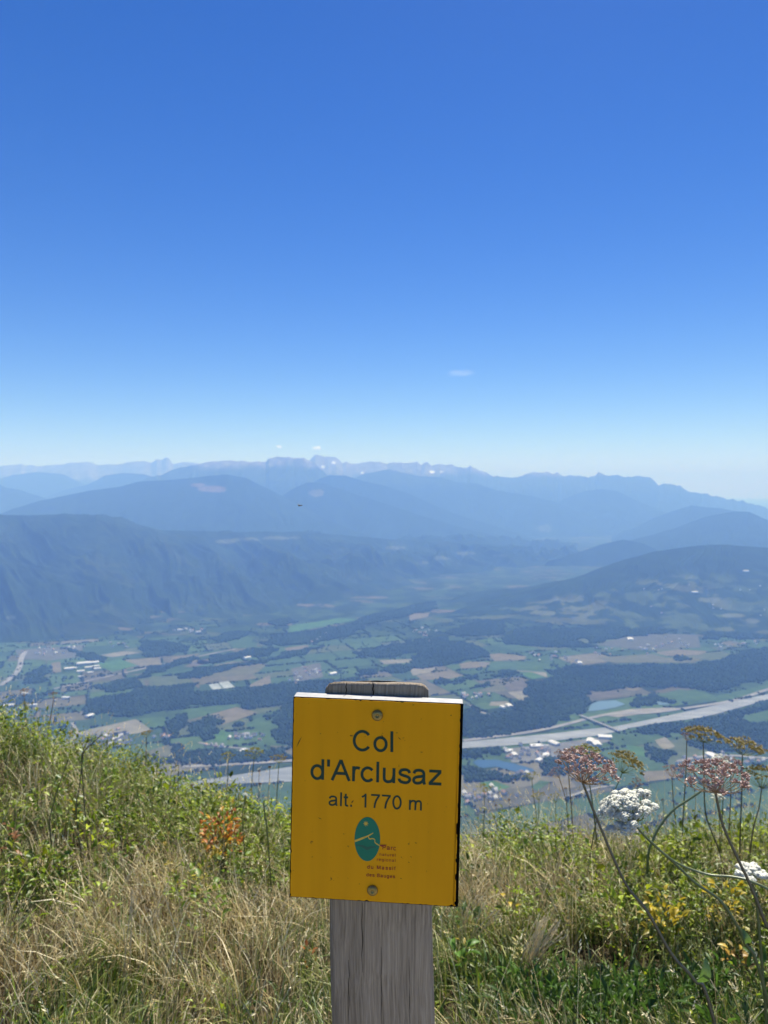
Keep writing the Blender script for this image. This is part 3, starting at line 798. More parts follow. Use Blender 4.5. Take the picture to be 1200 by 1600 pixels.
ss = np.concatenate([np.linspace(-3.2, -1.02, 16), np.linspace(-1, 1, 160), np.linspace(1.02, 3.2, 16)])
YY, SS = np.meshgrid(yy, ss, indexing='ij')
XX = SS * (4.5 + 0.75 * np.abs(YY))
GV = np.stack([XX, YY, ground(XX, YY)], -1)
M['soil'] = mottled("thatch_and_soil", (.020, .016, .010), (.065, .052, .03), 24, 1.0, 0.0, 6)
meadow = npmesh("meadow_ground", GV.reshape(-1, 3), grid_faces(*XX.shape)[:, ::-1], np.full((XX.shape[0] - 1) * (XX.shape[1] - 1), 4), M['soil'])
tag(meadow, "thatchy ground of the grassy pass dropping away towards the valley", kind='structure')

# pale ground added out of view to bounce sunlight onto sign and post
pu = np.linspace(-9, 9, 120); pvv = np.linspace(-1, 1, 26)
PU, PV = np.meshgrid(pu, pvv, indexing='ij')
PX = PU; PY = -.55 + .35 * np.sin(PU * .45) + PV * (1.05 + .25 * (fbm(PU * 1.3, PU * 0 + 3, 3) - .5) + .1 * (fbm(PU * 5, PU * 0 + PV, 2) - .5))
PZ = ground(PX, PY) + .006 + .02 * (1 - PV ** 2) * 0 + .006 * fbm(PX * 6, PY * 6, 3) - .012 * np.abs(PV) ** 6
M['path'] = mottled("pale_bounce_ground", (.28, .25, .20), (.42, .38, .31), 30, 1.0, 0.05, 8)
tag(npmesh("bounce_ground", np.stack([PX, PY, PZ], -1).reshape(-1, 3), grid_faces(*PX.shape), np.full((PX.shape[0] - 1) * (PX.shape[1] - 1), 4), M['path']), "unseen pale ground strip added to bounce light onto the sign", kind='structure')

def gz(x, y): return float(ground(np.array([x]), np.array([y]))[0])
def hit_ground(px, py, extra=0.0):
    """where the line of sight through a pixel meets the meadow (plus a height)"""
    a, b = ray(px, py)
    d = np.linspace(.5, 9, 1700)
    k = np.where(CZ + b * d <= ground(a * d, d) + extra)[0]
    dd = d[k[0]] if len(k) else 5.0
    return a * dd, dd

M['blade'] = leafy("grass_blade", .33, .03)
M['dryblade'] = leafy("dry_grass_blade", .28, .03)
M['herb'] = leafy("herb_leaf", .42, .025)

def blades(X, Y, H, W, col_base, col_tip, lean, az, rg, Z=None, bend=1.7, nseg=3):
    """tapering curved ribbons"""
    n = len(X)
    Z = ground(X, Y) - .01 if Z is None else Z
    dx, dy = np.cos(az), np.sin(az)
    fa = az + pi / 2 + rg.normal(0, .7, n)           # ribbon faces any way
    wx, wy = np.cos(fa), np.sin(fa)
    tw = rg.normal(0, .35, n)
    rows = []
    for k in range(nseg + 1):
        t = k / nseg
        hor = H * lean * t ** bend
        ver = H * np.sqrt(np.clip(1 - (lean * .75) ** 2 * t * t, .05, 1)) * t
        ver = ver - H * np.clip(lean - .75, 0, 2) * t ** 3 * .55
        cx, cy, cz = X + dx * hor, Y + dy * hor, Z + ver
        if k < nseg:
            w = W * (1 - .55 * t) * .5
            zt = tw * w * t
            rows.append(np.stack([cx - wx * w, cy - wy * w, cz - zt], -1)); rows.append(np.stack([cx + wx * w, cy + wy * w, cz + zt], -1))
        else:
            rows.append(np.stack([cx, cy, cz], -1))
    V = np.stack(rows, 1)                            # n, m, 3
    m = V.shape[1]
    q = []
    for k in range(nseg - 1): q += [(2 * k, 2 * k + 1, 2 * k + 3, 2 * k + 2)]
    loops = []; counts = []
    base = (np.arange(n) * m)[:, None]
    per = np.array(sum([list(a) for a in q], []) + [2 * nseg - 2, 2 * nseg - 1, 2 * nseg])
    loops = (base + per[None]).ravel()
    counts = np.tile(np.array([4] * (nseg - 1) + [3]), n)
    tt = np.array([min(1, (i // 2) / nseg) for i in range(m)])
    C = col_base[:, None] * (1 - tt)[None, :, None] + col_tip[:, None] * tt[None, :, None]
    return V.reshape(-1, 3), loops, counts, C.reshape(-1, 3)
def merge(parts):
    V, L_, K, C = [], [], [], []; off = 0
    for v, l, c, col in parts:
        V.append(v); L_.append(np.asarray(l).ravel() + off); K.append(c); C.append(col); off += len(v)
    return np.concatenate(V), np.concatenate(L_), np.concatenate(K), np.concatenate(C)

GREENS = np.array([[.14, .24, .022], [.20, .29, .022], [.085, .165, .022], [.27, .32, .03], [.12, .20, .05]])
STRAW = np.array([[.76, .62, .31], [.54, .40, .17], [.90, .80, .50], [.32, .22, .09], [.68, .58, .32]])
def scatter(n, y0=1.25, y1=6.6, extra=1.25):
    y = y0 + (y1 - y0) * rng.random(n) ** 1.15
    x = (rng.random(n) * 2 - 1) * (0.56 * y + extra)
    return x, y
def clump(x, y, s, o=0.0): return fbm(x * s + o, y * s + 2 * o + 5, 3)
def blob(x, y, px, py, rx, ry):
    """1 inside a spot of the meadow found by where it lies on the ground"""
    cx, cy = hit_ground(px, py)
    return np.exp(-(((x - cx) / rx) ** 2 + ((y - cy) / ry) ** 2))
post_x, post_y = -0.012, 0.93
def off_post(x, y, r=.11): return (np.abs(x - post_x) > r) | (np.abs(y - post_y) > r)

# zones of the meadow
def z_leafy(x, y):      # broad-leaved herbs: the hump at the left and the band along the crest at the right
    a = sstep(2.65, 3.4, y) * sstep(-.1, -.7, x) * .95
    b = sstep(2.75, 3.3, y) * (1 - sstep(4.1, 4.7, y)) * sstep(.15, .6, x) * .95
    return np.clip(a + b, 0, 1)
def z_turf(x, y):       # the bright green cushion low at the right
    return np.clip(blob(x, y, 960, 1560, .34, .22) + blob(x, y, 1090, 1530, .28, .25) + .7 * blob(x, y, 880, 1590, .25, .2), 0, 1)
def z_dry(x, y):
    return np.clip(blob(x, y, 800, 1420, .5, .42) + .6 * blob(x, y, 330, 1440, .6, .25) + 1.0 * blob(x, y, 1110, 1300, .8, .35) + .4 * blob(x, y, 60, 1560, .5, .2) + .5 * blob(x, y, 770, 1340, .5, .5), 0, 1)

# short turf and sward
n = 135000
x, y = scatter(n, 1.2, 6.0)
k = off_post(x, y); x, y = x[k], y[k]
lf, tf, dr = z_leafy(x, y), z_turf(x, y), z_dry(x, y)
k = rng.random(len(x)) < (1 - .55 * lf) * (.12 + .88 * sstep(.40, .50, clump(x, y, 4.2, 11))); x, y, lf, tf, dr = x[k], y[k], lf[k], tf[k], dr[k]
n = len(x)
pd = np.clip(.20 + .5 * dr - .9 * tf - .15 * lf + 2.6 * (clump(x, y, 2.2) - .5), .03, .95)
dry = rng.random(n) < pd
cb = np.where(dry[:, None], STRAW[rng.integers(0, 5, n)] * .85, GREENS[rng.integers(0, 5, n)] * .85) * np.clip(np.exp(rng.normal(-.30, .48, (n, 1))), .2, 1.2)
ct = np.where((rng.random(n) < .35)[:, None] & ~dry[:, None], cb * .6 + .4 * STRAW[0], cb * 1.12)
H = (.09 + .13 * rng.random(n)) * (.6 + .8 * clump(x, y, 1.6, 4)) * (1 - .25 * tf) * (.62 + .38 * sstep(1.9, 2.9, y))
az = 2.4 + 1.5 * (clump(x, y, 1.1, 9) - .5) * 4 + rng.normal(0, .9, n)
lean = np.clip(rng.normal(.68, .34, n), .05, 1.35)
p1 = blades(x, y, H, .0022 + .0042 * rng.random(n) * np.where(dry, .75, 1.25), cb, ct, lean, az, rng)
V, L_, K, C = p1
tag(npmesh("short_grass", V, L_, K, M['blade'], None, C), "tangled short green and straw-coloured grass covering the pass", "grass", None, 'stuff')

# long grass in tufts
tn = 2150
tx, ty = scatter(tn, 1.35, 5.9)
wt = .35 + .9 * z_dry(tx, ty) + .4 * (clump(tx, ty, 1.3, 6) > .5) - 1.2 * z_turf(tx, ty) - .15 * z_leafy(tx, ty)
k = (rng.random(tn) < wt) & off_post(tx, ty, .16); tx, ty = tx[k], ty[k]
rep = rng.integers(14, 44, len(tx))
ti = np.repeat(np.arange(len(tx)), rep); n = len(ti)
x = tx[ti] + rng.normal(0, .032, n); y = ty[ti] + rng.normal(0, .032, n)
tuft_dry = np.clip(.34 + 1.2 * (clump(tx, ty, 1.7, 2) - .5) * 2 + .5 * z_dry(tx, ty), .1, .97)[ti]
dry = rng.random(n) < tuft_dry
cb = np.where(dry[:, None], STRAW[rng.integers(0, 5, n)], GREENS[rng.integers(0, 5, n)]) * np.clip(np.exp(rng.normal(-.28, .45, (n, 1))), .2, 1.25)
ct = np.where(dry[:, None], cb * 1.1, cb * .7 + .3 * STRAW[0])
th = ((.16 + .19 * rng.random(len(tx))) * (.6 + .4 * sstep(1.9, 2.9, ty)))[ti]
H = th * (.55 + .6 * rng.random(n))
taz = (2.6 + rng.normal(0, 1.0, len(tx)))[ti]
az = taz + rng.normal(0, .8, n)
lean = np.clip(rng.normal(.6, .28, n), .05, 1.2)
V, L_, K, C = blades(x, y, H, .0017 + .0030 * rng.random(n), cb, ct, lean, az, rng, nseg=4)
tag(npmesh("long_grass", V, L_, K, M['blade'], None, C), "loose tufts of long bleached and green grass blades on the pass", "grass", None, 'stuff')

# flowering stalks with feathery seed heads
def stalks(X, Y, H, lean, az, rg, head=.05, col=None):
    n = len(X)
    c = STRAW[rg.integers(0, 3, n)] * (.75 + .35 * rg.random((n, 1))) if col is None else col
    A = blades(X, Y, H, np.full(n, .0016), c * .9, c, lean, az, rg, nseg=4, bend=2.0)
    tip = A[0].reshape(n, -1, 3)
    top, prev = tip[:, -1], (tip[:, -2] + tip[:, -3]) / 2
    d = top - prev; d /= np.linalg.norm(d, axis=1)[:, None]
    parts = [A]
    m = 9
    for j in range(m):
        t = j / m
        L_ = head * (.8 + .4 * rg.random(n))
        p = top - d * (L_ * (1 - t))[:, None] * .8
        o = rg.normal(0, 1, (n, 3)); o -= (o * d).sum(1)[:, None] * d; o /= np.linalg.norm(o, axis=1)[:, None]
        dd = d * .8 + o * .55
        ln = (.010 + .008 * rg.random(n))[:, None] * (1 - .4 * t)
        sd = np.cross(dd, o); sd /= np.linalg.norm(sd, axis=1)[:, None] + 1e-9
        Vq = np.stack([p, p + dd * ln * .5 + sd * .0017, p + dd * ln, p + dd * ln * .5 - sd * .0017], 1)
        parts.append((Vq.reshape(-1, 3), (np.arange(n) * 4)[:, None] + np.arange(4)[None], np.full(n, 4), np.repeat(c * 1.08, 4, 0)))
    return merge(parts)
n = 4600
x, y = scatter(n, 1.5, 5.6)
wt = .22 + 1.0 * z_dry(x, y) + .75 * sstep(3.5, 4.2, y) - 1.2 * z_turf(x, y)
k = (rng.random(n) < wt) & off_post(x, y, .15); x, y = x[k], y[k]; n = len(x)
H = (.24 + .26 * rng.random(n)) * (1 - .25 * sstep(2.2, 1.5, y)) + .08 * sstep(3.3, 3.9, y) * sstep(.3, 1.0, x)
V, L_, K, C = stalks(x, y, H, np.clip(rng.normal(.45, .28, n), .02, 1.05), 2.5 + rng.normal(0, 1.3, n), rng)
tag(npmesh("seeding_grass", V, L_, K, M['dryblade'], None, C), "pale dry grass stalks with feathery seed heads all over the pass", "grass", None, 'stuff')

# broad-leaved herbs
def leaves(P, D, Upv, L_, Wd, col, rg, fold=.25):
    """ovate leaves: base, two pairs of edge points, tip, folded along the midrib"""
    n = len(P)
    S_ = np.cross(D, Upv); S_ /= np.linalg.norm(S_, axis=1)[:, None] + 1e-9
    U_ = np.cross(S_, D)
    l, w = L_[:, None], Wd[:, None]
    droop = (rg.random(n) * .35)[:, None]
    b = P; m1 = P + D * l * .35 + U_ * l * .05; m2 = P + D * l * .72 - U_ * l * droop * .3; t = P + D * l - U_ * l * droop
    V = np.stack([b, m1 + S_ * w * .5 + U_ * w * fold, m1, m1 - S_ * w * .5 + U_ * w * fold, m2 + S_ * w * .4 + U_ * w * fold, m2, m2 - S_ * w * .4 + U_ * w * fold, t], 1)
    tri = np.array([0,1,2, 0,2,3, 7,5,4, 7,6,5]); quad = np.array([1,4,5,2, 2,5,6,3])
    base = (np.arange(n) * 8)[:, None]
    loops = np.concatenate([base + tri[None], base + quad[None]], 1).ravel()
    counts = np.tile(np.array([3, 3, 3, 3, 4, 4]), n)
    return V.reshape(-1, 3), loops, counts, np.repeat(col, 8, 0)
def herb_cloud(X, Y, hgt, nl, size, cols, rg, upright=.5, spread=.06, wratio=.5):
    ti = np.repeat(np.arange(len(X)), nl); n = len(ti)
    t = rg.random(n) ** .7
    r = spread * (0.3 + rg.random(n))
    a = rg.random(n) * 6.283
    px, py = X[ti] + r * np.cos(a), Y[ti] + r * np.sin(a)
    pz = ground(X[ti], Y[ti]) + hgt[ti] * t
    P = np.stack([px, py, pz], -1)
    el = rg.normal(upright, .45, n)
    D = np.stack([np.cos(a) * np.cos(el), np.sin(a) * np.cos(el), np.sin(el)], -1)
    U_ = np.array([0, 0, 1.0]) + rg.normal(0, .35, (n, 3))
    ps = (.6 + 1.1 * rg.random(len(X)) ** 2)[ti]
    Ln = size * ps * (.5 + .8 * rg.random(n))
    pc = cols[rg.integers(0, len(cols), len(X))] * np.clip(np.exp(rg.normal(-.22, .40, (len(X), 1))), .25, 1.3)
    c = pc[ti] * (.82 + .36 * rg.random((n, 1)))
    return leaves(P, D, U_, Ln, Ln * wratio * (.7 + .5 * rg.random(n)), c, rg)
HERB = np.array([[.19, .27, .016], [.25, .32, .016], [.31, .36, .018], [.12, .20, .018], [.25, .32, .028]])
YELLOW = np.array([[.52, .38, .03], [.45, .36, .05], [.40, .36, .06], [.36, .34, .07]])
n = 5200
x, y = scatter(n, 2.2, 6.0)
k = rng.random(n) < np.clip(z_leafy(x, y) * (.15 + 1.1 * (clump(x, y, 2.6, 3) > .47)), 0, 1); x, y = x[k], y[k]
A = herb_cloud(x, y, .14 + .22 * rng.random(len(x)) * (.6 + .8 * clump(x, y, 1.4, 8)), 26, .027, HERB, rng, .5, .07, .48)
# narrow-leaved cushion at the lower right and odd herbs elsewhere
n = 1500
x2, y2 = scatter(n * 6, 1.4, 2.6); k = rng.random(len(x2)) < z_turf(x2, y2) * .75; x2, y2 = x2[k], y2[k]
Bp = herb_cloud(x2, y2, .07 + .08 * rng.random(len(x2)), 14, .038, np.array([[.075, .155, .022], [.10, .19, .025], [.06, .12, .02]]), rng, .95, .035, .22)
x3, y3 = scatter(800, 1.4, 5.0); k = off_post(x3, y3, .15) & (rng.random(800) < .55 + .4 * (clump(x3, y3, 2, 7) > .5)); x3, y3 = x3[k], y3[k]
Cp = herb_cloud(x3, y3, .05 + .14 * rng.random(len(x3)), 12, .020, HERB * .9, rng, .4, .05, .5)
x4, y4 = scatter(240, 2.7, 5.2)
Dp = herb_cloud(x4, y4, .10 + .16 * rng.random(len(x4)), 6, .020, YELLOW, rng, .4, .04, .5)
hs = np.repeat(np.arange(len(x)), 3); nh = len(hs)
hc = np.tile(np.array([[.10, .15, .03]]), (nh, 1)) * (.6 + .8 * rng.random((nh, 1)))
Ep = blades(x[hs] + rng.normal(0, .02, nh), y[hs] + rng.normal(0, .02, nh), .16 + .22 * rng.random(nh), np.full(nh, .0024), hc, hc, .1 + .5 * rng.random(nh), rng.random(nh) * 6.28, rng)
V, L_, K, C = merge([A, Bp, Cp, Dp, Ep])
tag(npmesh("meadow_herbs", V, L_, K, M['herb'], None, C), "bright green broad-leaved herbs crowding the crest of the meadow", "herbs", None, 'stuff')

# ------------------------------------------------------------------ the summit sign
def rotm(yaw, pit, rol):
    cz, sz = cos(yaw), sin(yaw); cx, sx = cos(pit), sin(pit); cy, sy = cos(rol), sin(rol)
    return np.array([[cz, -sz, 0], [sz, cz, 0], [0, 0, 1]]) @ np.array([[1, 0, 0], [0, cx, -sx], [0, sx, cx]]) @ np.array([[cy, 0, sy], [0, 1, 0], [-sy, 0, cy]])
SG_C = np.array([-0.01022, 0.85663, 1.07952]); SG_R = rotm(-0.07103, -0.00782, 0.02210); SG_W, SG_H, SG_T = .20, .2405, .019
def sg(px, py):
    """photograph pixel -> coordinates on the face of the sign"""
    a, b = ray(px, py); d = np.array([a, 1, b]); o = np.array([0, 0, CZ])
    nrm = SG_R[:, 1]
    t = ((SG_C - o) @ nrm) / (d @ nrm)
    q = SG_R.T @ (o + d * t - SG_C)
    return q[0], q[2]
sign = empty("summit_sign", (post_x, post_y, gz(post_x, post_y)))
tag(sign, "yellow metal sign on a weathered half-round wooden post marking the pass", "sign")
bpy.context.view_layer.update()
def sg_obj(name, V, Fc, mat, parent, smooth=False):
    W3 = (np.asarray(V, float) @ SG_R.T + SG_C) - np.array(sign.location)
    return pymesh(name, W3, Fc, mat, parent, smooth)

def sign_mat():
    m, nt, b = new_mat("yellow_enamel"); L = nt.links.new
    tc = N(nt, "ShaderNodeTexCoord")
    n1 = N(nt, "ShaderNodeTexNoise"); n1.inputs["Scale"].default_value = 9; n1.inputs["Detail"].default_value = 6
    r1 = N(nt, "ShaderNodeValToRGB"); r1.color_ramp.elements[0].color = (.71, .312, .003, 1); r1.color_ramp.elements[1].color = (.80, .365, .004, 1)
    n2 = N(nt, "ShaderNodeTexNoise"); n2.inputs["Scale"].default_value = 150; n2.inputs["Detail"].default_value = 3
    r2 = N(nt, "ShaderNodeMapRange"); r2.inputs[1].default_value = .70; r2.inputs[2].default_value = .76
    mx = N(nt, "ShaderNodeMix", data_type='RGBA'); mx.inputs[7].default_value = (.20, .09, .01, 1)
    L(tc.outputs["Object"], n1.inputs[0]); L(n1.outputs[0], r1.inputs[0]); L(tc.outputs["Object"], n2.inputs[0]); L(n2.outputs[0], r2.inputs[0])
    mp = N(nt, "ShaderNodeMapping"); mp.inputs["Scale"].default_value = (1, 1, .06)
    n3 = N(nt, "ShaderNodeTexNoise"); n3.inputs["Scale"].default_value = 70; n3.inputs["Detail"].default_value = 5
    r3 = N(nt, "ShaderNodeMapRange"); r3.inputs[1].default_value = .35; r3.inputs[2].default_value = .75; r3.inputs[3].default_value = 1.0; r3.inputs[4].default_value = .92
    m3 = N(nt, "ShaderNodeMix", data_type='RGBA', blend_type='MULTIPLY'); m3.inputs[0].default_value = 1
    L(tc.outputs["Object"], mp.inputs[0]); L(mp.outputs[0], n3.inputs[0]); L(n3.outputs[0], r3.inputs[0])
    L(r2.outputs[0], mx.inputs[0]); L(r1.outputs[0], mx.inputs[6]); L(mx.outputs[2], m3.inputs[6]); L(r3.outputs[0], m3.inputs[7]); L(m3.outputs[2], b.inputs["Base Color"])
    b.inputs["Roughness"].default_value = .5; b.inputs["Specular IOR Level"].default_value = .12
    return m
M['sign_face'] = sign_mat()
M['sign_core'] = mottled("sign_core", (.025, .022, .02), (.07, .06, .05), 60, .8, .2)
M['sign_top'] = mottled("sunlit_top_edge", (.30, .30, .29), (.42, .41, .39), 80, .6, .3)  # sunlit look of the plate's top edge put into a paler colour
M['ink'] = plain("dark_green_ink", (.006, .040, .026), .5, .3)
M['maroon'] = plain("maroon_ink", (.26, .02, .012), .5, .3)
M['teal'] = plain("teal_green_ink", (.004, .17, .095), .5, .3)
M['cream'] = plain("cream_ink", (.62, .42, .06), .5, .3)
M['screw'] = plain("weathered_brass", (.30, .22, .07), .42, .5, .7)
M['grime'] = mottled("grime", (.03, .022, .012), (.08, .05, .02), 200, .9, .1)

# plate: a thick board with the enamel face, rounded corners
def rrect(w, h, r, n=4):
    out = []
    for cx, cz, a0 in ((w/2-r, h/2-r, 0), (-w/2+r, h/2-r, 90), (-w/2+r, -h/2+r, 180), (w/2-r, -h/2+r, 270)):
        for i in range(n + 1):
            a = radians(a0 + 90 * i / n); out.append((cx + r * cos(a), cz + r * sin(a)))
    return out
out = rrect(SG_W, SG_H, .0016)
nn = len(out)
jag = [(1 + .0009 * rng.normal(), 1 + .0009 * rng.normal()) for _ in out]
V = [(a, .0012, b) for a, b in out] + [(a, SG_T, b) for a, b in out]
plate = sg_obj("plate", V, [tuple(range(nn, 2 * nn))] + [(i, (i + 1) % nn, nn + (i + 1) % nn, nn + i) for i in range(nn)], [M['sign_core'], M['sign_top']], sign)
for p in plate.data.polygons:
    nz = np.array(p.normal)
    p.material_index = 1 if abs(nz[2]) > .7 and p.center.z > 1.1 - sign.location.z else 0
# enamel face with nicked edge
edge = []
for (x0, z0), (x1, z1) in zip(out, out[1:] + out[:1]):
    L_ = math.hypot(x1 - x0, z1 - z0); k = max(1, int(L_ / .003))
    for i in range(k):
        t = i / k; x_, z_ = x0 + (x1 - x0) * t, z0 + (z1 - z0) * t
        nick = .0011 + .0012 * max(0, random.gauss(-.6, .7)) + (.0022 if (x_ > .09 and z_ < -.02 and random.random() < .25) else 0)
        sx = -1 if x_ > 0 else 1; sz = -1 if z_ > 0 else 1
        if abs(abs(x_) - SG_W / 2) < .002: x_ += sx * (nick + (.0022 if x_ > 0 else 0))
        if abs(abs(z_) - SG_H / 2) < .002: z_ += sz * nick
        edge.append((x_, z_))
ne = len(edge)
face = sg_obj("face_sheet", [(a, 0, b) for a, b in edge] + [(a, .001, b) for a, b in edge], [tuple(range(ne))[::-1]] + [(i, (i + 1) % ne, ne + (i + 1) % ne, ne + i)[::-1] for i in range(ne)], M['sign_face'], sign)
face["label"] = "yellow enamel face with dark green lettering"
for p in face.data.polygons: pass

# lettering: strokes laid on the face
def arc(cx, cy, rx, ry, a0, a1, n=22):
    return [(cx + rx * cos(radians(a0 + (a1 - a0) * i / n)), cy + ry * sin(radians(a0 + (a1 - a0) * i / n))) for i in range(n + 1)]
def curve(pts, n=5):
    p = [np.array(q, float) for q in pts]; out = []
    for i in range(len(p) - 1):
        p0 = p[max(i - 1, 0)]; p1 = p[i]; p2 = p[i + 1]; p3 = p[min(i + 2, len(p) - 1)]
        for k in range(n):
            t = k / n
            out.append(tuple(.5 * (2 * p1 + (p2 - p0) * t + (2 * p0 - 5 * p1 + 4 * p2 - p3) * t * t + (3 * p1 - p0 - 3 * p2 + p3) * t ** 3)))
    out.append(tuple(p[-1])); return out
GL = {
 'C': (.722, [arc(.372, .358, .283, .325, 38, 322, 30)]),
 'o': (.556, [arc(.278, .26, .198, .228, 0, 360, 30)]),
 'l': (.222, [[(.11, 0), (.11, .716)]]),
 'd': (.556, [arc(.262, .26, .188, .228, 0, 360, 30), [(.452, 0), (.452, .716)]]),
 "'": (.191, [[(.095, .716), (.095, .47)]]),
 'A': (.667, [[(.035, 0), (.333, .716)], [(.333, .716), (.632, 0)], [(.135, .25), (.53, .25)]]),
 'r': (.333, [[(.11, 0), (.11, .518)], curve([(.115, .28), (.13, .40), (.19, .465), (.255, .472), (.325, .452)])]),
 'c': (.5, [arc(.268, .26, .200, .228, 40, 320, 26)]),
 'u': (.556, [curve([(.112, .518), (.112, .2), (.13, .10), (.19, .045), (.27, .037), (.36, .07), (.42, .15), (.442, .26)]), [(.445, .518), (.445, 0)]]),
 's': (.5, [curve([(.425, .37), (.395, .44), (.32, .478), (.24, .482), (.15, .46), (.098, .395), (.115, .325), (.20, .285), (.32, .255), (.41, .21), (.435, .145), (.40, .075), (.33, .038), (.24, .034), (.14, .06), (.085, .11), (.068, .165)], 4)]),
 'a': (.556, [curve([(.075, .37), (.11, .445), (.19, .48), (.28, .482), (.37, .455), (.412, .38), (.414, .22), (.418, .09), (.45, 0)]), curve([(.41, .295), (.30, .268), (.17, .245), (.09, .20), (.068, .135), (.10, .065), (.17, .035), (.26, .042), (.35, .09), (.405, .17)])]),
 'z': (.5, [[(.04, .476), (.452, .476)], [(.43, .46), (.065, .055)], [(.03, .042), (.462, .042)]]),
 't': (.278, [curve([(.13, .655), (.13, .4), (.13, .13), (.15, .058), (.2, .04), (.26, .046)]), [(.02, .476), (.255, .476)]]),
 '.': (.278, [[(.14, 0), (.14, .1)]]),
 '1': (.556, [[(.325, 0), (.325, .716)], curve([(.325, .70), (.26, .61), (.13, .535)])]),
 '7': (.556, [[(.05, .672), (.505, .672)], curve([(.475, .66), (.36, .48), (.27, .25), (.235, 0)])]),
 '0': (.556, [arc(.278, .352, .193, .325, 0, 360, 30)]),
 'm': (.833, [[(.11, 0), (.11, .518)], curve([(.112, .28), (.15, .41), (.22, .468), (.30, .478), (.37, .44), (.392, .34), (.392, 0)]), curve([(.394, .28), (.43, .41), (.50, .468), (.58, .478), (.65, .44), (.675, .34), (.675, 0)])]),
 'P': (.667, [[(.125, 0), (.125, .716)], curve([(.125, .675), (.42, .675), (.53, .63), (.56, .52), (.52, .40), (.42, .345), (.125, .345)])]),
 'n': (.556, [[(.11, 0), (.11, .518)], curve([(.112, .28), (.16, .42), (.25, .475), (.34, .478), (.42, .44), (.442, .34), (.442, 0)])]),
 'e': (.556, [[(.09, .27), (.46, .27)], arc(.275, .26, .195, .228, 3, 318, 26)]),
 'g': (.556, [arc(.262, .26, .188, .228, 0, 360, 30), curve([(.452, .518), (.452, .0), (.42, -.12), (.33, -.17), (.2, -.17), (.11, -.12)])]),
 'i': (.222, [[(.11, 0), (.11, .518)], [(.11, .62), (.11, .716)]]),
 'f': (.278, [curve([(.27, .68), (.19, .675), (.145, .62), (.14, .5), (.14, 0)]), [(.02, .476), (.25, .476)]]),
 'M': (.833, [[(.12, 0), (.12, .716)], [(.12, .70), (.415, .05)], [(.415, .05), (.71, .70)], [(.71, .716), (.71, 0)]]),
 'B': (.667, [[(.12, 0), (.12, .716)], curve([(.12, .675), (.40, .675), (.5, .62), (.51, .53), (.46, .43), (.38, .39), (.12, .39)]), curve([(.12, .39), (.38, .39), (.52, .33), (.565, .21), (.52, .09), (.4, .04), (.12, .04)])]),
 ' ': (.278, []),
}
GL['é'] = (.556, GL['e'][1] + [[(.25, .57), (.34, .70)]])
def ribbon(pts, w, ext=0.0):
    p = np.array(pts, float)
    keep = [0]
    for i in range(1, len(p)):
        if np.linalg.norm(p[i] - p[keep[-1]]) > 1e-5: keep.append(i)
    p = p[keep]
    closed = np.linalg.norm(p[0] - p[-1]) < 1e-4
    t = np.gradient(p, axis=0)
    if closed:
        t[0] = t[-1] = p[1] - p[-2]
    t /= np.linalg.norm(t, axis=1)[:, None]
    nn_ = np.stack([-t[:, 1], t[:, 0]], 1)
    return p + nn_ * w / 2, p - nn_ * w / 2
def text(name, s, pa, pb, capscale, wt, mat, track=0.0, parent=None, label=None):
    """s set along the baseline between two pixels of the photograph"""
    a = np.array(sg(*pa)); b = np.array(sg(*pb))
    adv = [GL[c][0] + track for c in s]; tot = sum(adv) - track
    L0 = .06 if s[0] not in "A'" else 0
    L1 = tot - (.06 if s[-1] not in 'z' else .03)
    e = (b - a); sc = np.linalg.norm(e) / (L1 - L0); ex = e / np.linalg.norm(e); ey = np.array([-ex[1], ex[0]])
    V, Fc = [], []; pen = 0; q = 0
    for c, ad in zip(s, adv):
        for st in GL[c][1]:
            l, r = ribbon([(u * 1.0, v) for u, v in st], wt)
            dep = -.00025 - .00002 * (q % 7); q += 1
            i0 = len(V)
            for k_ in range(len(l)):
                for pt in (l[k_], r[k_]):
                    w2 = a + ex * sc * (pen + pt[0] - L0) + ey * sc * pt[1] * capscale
                    V.append((w2[0], dep, w2[1]))
            Fc += [(i0 + 2 * k_, i0 + 2 * k_ + 1, i0 + 2 * k_ + 3, i0 + 2 * k_ + 2) for k_ in range(len(l) - 1)]
        pen += ad
    o = sg_obj(name, V, Fc, mat, parent)
    if label: o["label"] = label
    return o
text("lettering", "Col", (552, 1173), (614.5, 1175), 1.0, .098, M['ink'], .0, face)
text("lettering", "d'Arclusaz", (486.5, 1217.5), (690, 1227), 1.0, .098, M['ink'], .0, face)
text("lettering", "alt. 1770 m", (514.5, 1258.5), (660.5, 1266.5), 1.0, .092, M['ink'], .0, face)
text("lettering", "Parc", (597.5, 1327), (618.5, 1328.5), 1.0, .11, M['maroon'], .06, face)
text("lettering", "naturel", (593, 1337), (618, 1338.5), .95, .09, M['maroon'], .12, face)
text("lettering", "régional", (589, 1345), (618, 1346.5), .95, .09, M['maroon'], .12, face)
text("lettering", "du Massif", (574, 1357), (617.5, 1359.5), 1.0, .12, M['maroon'], .16, face)
text("lettering", "des Bauges", (572.5, 1369), (617, 1372), 1.0, .12, M['maroon'], .10, face)

